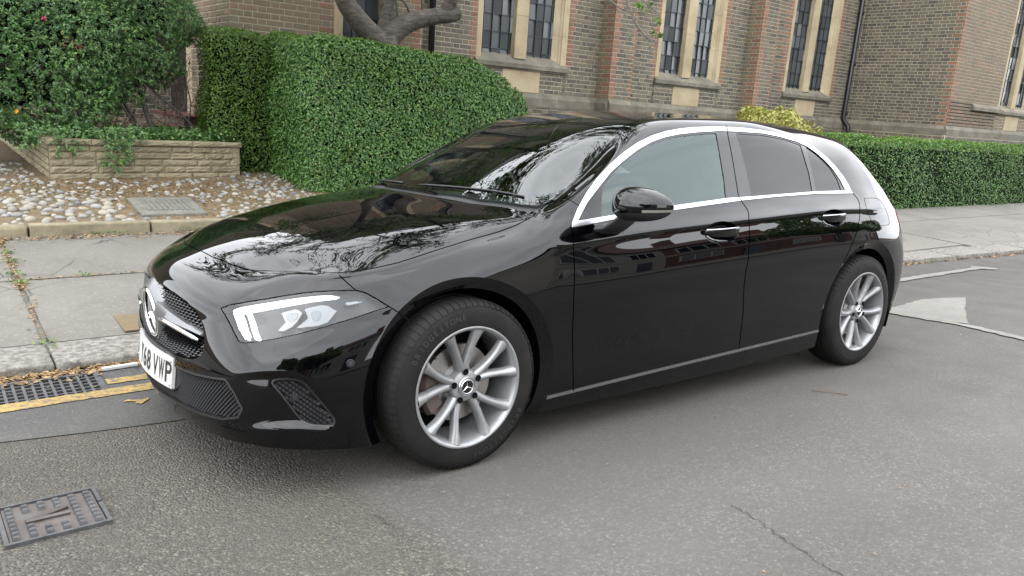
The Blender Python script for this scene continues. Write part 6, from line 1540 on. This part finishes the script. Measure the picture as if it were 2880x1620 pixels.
    mb = MB(); mb.lathe([(.066, -.020), (.064, -.060), (.058, -.074), (.046, -.079), (.036, -.080), (.035, -.070)], 48); mb.build('hub', M_alloy, rim, True, 40)
    for k in range(5):
        a = 2*pi*k/5+pi/2; Mx = Matrix.Translation((.0565*cos(a), 0, .0565*sin(a))); mb = MB()
        mb.lathe([(.0125, -.0835), (.0125, -.0825), (.0, -.0825)], 20, Mx); mb.build('bolt_hole', M_dark, rim, True)
    cap = empty('centre_cap'); cap.parent = rim
    mb = MB(); mb.lathe([(.037, -.070), (.0375, -.0845), (.035, -.0875), (.0345, -.0865), (.0255, -.0865)], 40); mb.build('cap_ring', M_chrome, rim, True, 40)
    bpy.data.objects.remove(cap)
    mb = MB(); mb.lathe([(.0255, -.0868), (0, -.0868)], 40); mb.build('cap_face', M_gloss, rim, True)
    mb = MB(); mb.lathe([(.026+.0016*cos(a), -.0875+.0016*sin(a)) for a in np.linspace(0, 2*pi, 7)[:-1]], 40, cl=True); mb.build('cap_wreath', M_bright, rim, True)
    mb = MB(); star(mb, .024, .0036, -.004, I4, -.0872); mb.build('cap_star', M_bright, rim)
    mb = MB(); mb.tube([(.196*cos(2.3), -.062, .196*sin(2.3)), (.188*cos(2.3), -.085, .188*sin(2.3))], [.004, .0035], 8); mb.build('valve', M_rubber, rim)
    br = w_
    mb = MB(); mb.lathe([(.072, -.014), (.074, -.022), (.148, -.022), (.148, .0), (.072, 0)], 64); mb.build('brake_disc', M_disc, br, True, 30)
    mb = MB(); mb.lathe([(.0, -.042), (.066, -.042), (.073, -.020)], 40); mb.build('disc_hat', M_barrel, br, True, 30)
    mb = MB(); V = []
    for i in range(9):
        a = pi-.55+1.1*i/8
        for (r, y) in ((.100, -.042), (.158, -.046), (.170, -.030), (.170, .03), (.100, .03)): V.append((r*cos(a), y, r*sin(a)))
    F = [(i*5+k, i*5+(k+1) % 5, (i+1)*5+(k+1) % 5, (i+1)*5+k) for i in range(8) for k in range(5)]+[(4, 3, 2, 1, 0), (40, 41, 42, 43, 44)]
    mb.add(V, F); mb.build('brake_caliper', M_calip, br)
    mb = MB(); mb.lathe([(.0, .05), (.2, .05)], 40); mb.build('brake_shield', M_dark, br)
    return w_
wheel0 = make_wheel(); wheel0.location = (0, -.787, .3225); wheel0.rotation_euler = (0, radians(-6), radians(1.0))
for (x, y, rz, ry) in ((2.729, -.787, 0, 40), (0, .787, pi, 20), (2.729, .787, pi, 60)):
    c_ = copy_tree(wheel0, car); c_.location = (x, y, .3225); c_.rotation_euler = (0, radians(ry), rz)
# ---------------------------------------------------------------- mirrors, handles, wipers, cabin
def make_mirror(ns):
    m_ = empty('door_mirror'); m_.parent = car; sg = 1 if ns else -1
    # a fat teardrop: blunt and tall near the door, tapering to a rounded outer tip; the far one is folded in
    cx, cy, cz = (.705, -1.020, .986) if ns else (1.0, -.955, .985)
    wide = .118 if ns else .05
    def sp(v, e): return math.copysign(abs(v)**e, v)
    def pt(th, ph, sc):
        Y_ = sp(cos(ph), .80)*sp(sin(th), .85); Xx = sp(cos(ph), .9)*sp(cos(th), .85); Z_ = sp(sin(ph), .85)
        out = Y_                                      # +1 outer end
        hz = (.078-.020*out-.010*out*out) if Z_ > 0 else (.060-.006*out)
        z = Z_*hz+.006*out; x = (-Xx*.105 if Xx > 0 else -Xx*.030)+.050*max(0, out)**1.5
        return (cx+x*sc, sg*(cy-Y_*wide*sc), cz+z*sc)
    def part(u0, u1, v0, v1, nu, nv, sc=1.):
        V = [pt(u0+(u1-u0)*i/nu, v0+(v1-v0)*j/nv, sc) for i in range(nu+1) for j in range(nv+1)]
        F = [(i*(nv+1)+j, (i+1)*(nv+1)+j, (i+1)*(nv+1)+j+1, i*(nv+1)+j+1) for i in range(nu) for j in range(nv)]
        if sg > 0: F = [f[::-1] for f in F]
        return V, F
    mb = MB(); mb.add(*part(-pi, pi, -.30, pi/2, 48, 16)); mb.build('mirror_cap', M_paint, m_, True)
    mb = MB(); mb.add(*part(-pi, pi, -pi/2, -.32, 48, 12, .985)); mb.build('mirror_underside', M_plastic, m_, True)
    mb = MB(); mb.add(*part(-pi, pi, -.36, -.27, 48, 2, .97)); mb.build('mirror_joint', M_dark, m_, True)
    mb = MB(); mb.add(*part(.55, 1.75, -.29, -.12, 16, 2, 1.012)); mb.build('mirror_indicator', mat('indicator_lens', (.16, .155, .135), .15), m_, True)
    V = []
    for (x, y, z, a, b) in ((.70, -.846, .878, .088, .024), (.70, -.885, .887, .070, .024), (.698, -.93, .916, .062, .026), (.698, -.965, .943, .062, .022)):
        for k in range(14):
            q = 2*pi*k/14; V.append((x+a*cos(q), sg*y, z+b*sin(q)))
    F = [(i*14+k, i*14+(k+1) % 14, (i+1)*14+(k+1) % 14, (i+1)*14+k) for i in range(3) for k in range(14)]+[list(range(42, 56))]
    if not ns: F = [tuple(reversed(f)) for f in F]
    mb = MB(); mb.add(V, F); mb.build('mirror_arm', M_plastic, m_, True)
for ns in (True, False): make_mirror(ns)
for ns in (True, False):
    for d_, (x0, x1, zc) in zip(DOOR[ns], ((1.268, 1.512, .848), (2.213, 2.443, .886))):
        sg = 1 if ns else -1; mb = MB(); V = []
        N_ = 14
        for i in range(N_+1):
            t_ = i/N_; x = x0+(x1-x0)*t_; z = zc+.004*t_; bow = .026*sin(pi*(.08+.84*t_))**.6; y = yat(x, z); hh = .012+.012*t_+.004*sin(pi*t_); 
            for (dz, o) in ((.45*hh, -bow+.004), (.5*hh*.9, -bow-.002), (0, -bow-.005), (-hh*.9, -bow-.002), (-hh*1.4, -bow+.012), (-hh*.4, -bow+.016)):
                V.append((x, sg*(y+o), z+dz))
        F = [(i*6+k, i*6+(k+1) % 6, (i+1)*6+(k+1) % 6, (i+1)*6+k) for i in range(N_) for k in range(6)]+[list(range(6))[::-1], list(range(N_*6, N_*6+6))]
        if sg < 0: F = [tuple(reversed(f)) for f in F]
        mb.add(V, F); mb.build('door_handle', M_paint, d_, True, 50)
        mb = MB(); P = []
        for i in range(N_+1):
            t_ = i/N_; x = x0+.01+(x1-x0-.02)*t_; z = zc+.004*t_+.007; bow = .026*sin(pi*(.08+.84*t_))**.6; P.append((x, sg*(yat(x, z)-bow-.003), z))
        mb.tube(P, .0042, 6); mb.build('handle_strip', M_chrome, d_, True)
# wipers lie low along the foot of the windscreen
def wsz(x, y):
    h = bvh.ray_cast(Vector((x, y, 2)), Vector((0, 0, -1))); return h[0].z
for (a, b) in (((.445, -.60), (.262, -.06)), ((.262, .10), (.40, .60))):
    wp = empty('wiper'); wp.parent = car
    P = [(a[0]+(b[0]-a[0])*t_-.03*sin(pi*t_), a[1]+(b[1]-a[1])*t_) for t_ in np.linspace(0, 1, 10)]
    mb = MB(); mb.tube([(x, y, wsz(x, y)+.004) for x, y in P], [.0045]+[.0038]*8+[.003], 6); mb.build('wiper_blade', M_plastic, wp, True)
# cabin
mb = MB(); mb.box((.50, -.66, .60), (.95, .66, .90)); mb.box((.40, -.60, .80), (.80, .60, .93)); mb.build('dashboard', M_seat, car)
def seat(x, y, wd=.25):
    s_ = empty('seat'); s_.parent = car
    mb = MB(); mb.box((x-.45, y-wd, .35), (x+.05, y+wd, .52)); mb.build('cushion', M_seat, s_)
    mb = MB(); mb.box((x, y-wd, .5), (x+.13, y+wd, 1.08), Matrix.Translation((x, y, .5)) @ Matrix.Rotation(radians(14), 4, 'Y') @ Matrix.Translation((-x, -y, -.5))); mb.build('backrest', M_seat, s_)
    mb = MB(); mb.box((x+.19, y-.13, 1.10), (x+.27, y+.13, 1.24)); mb.build('headrest', M_seat, s_)
seat(1.35, -.37); seat(1.35, .37); seat(2.2, -.35, .3); seat(2.2, .35, .3)
mb = MB(); Mx = Matrix.Translation((.98, .37, .88)) @ Matrix.Rotation(radians(-65), 4, 'Y')
mb.tube([Mx @ Vector((.185*cos(a), .185*sin(a), 0)) for a in np.linspace(0, 2*pi, 33)], .014, 8, False); mb.box((-.185, -.02, -.01), (.185, .02, .01), Mx); mb.build('steering_wheel', M_plastic, car, True, 40)
mb = MB(); mb.box((.98, -.09, 1.21), (1.0, .09, 1.265)); mb.build('rear_view_mirror', M_plastic, car)
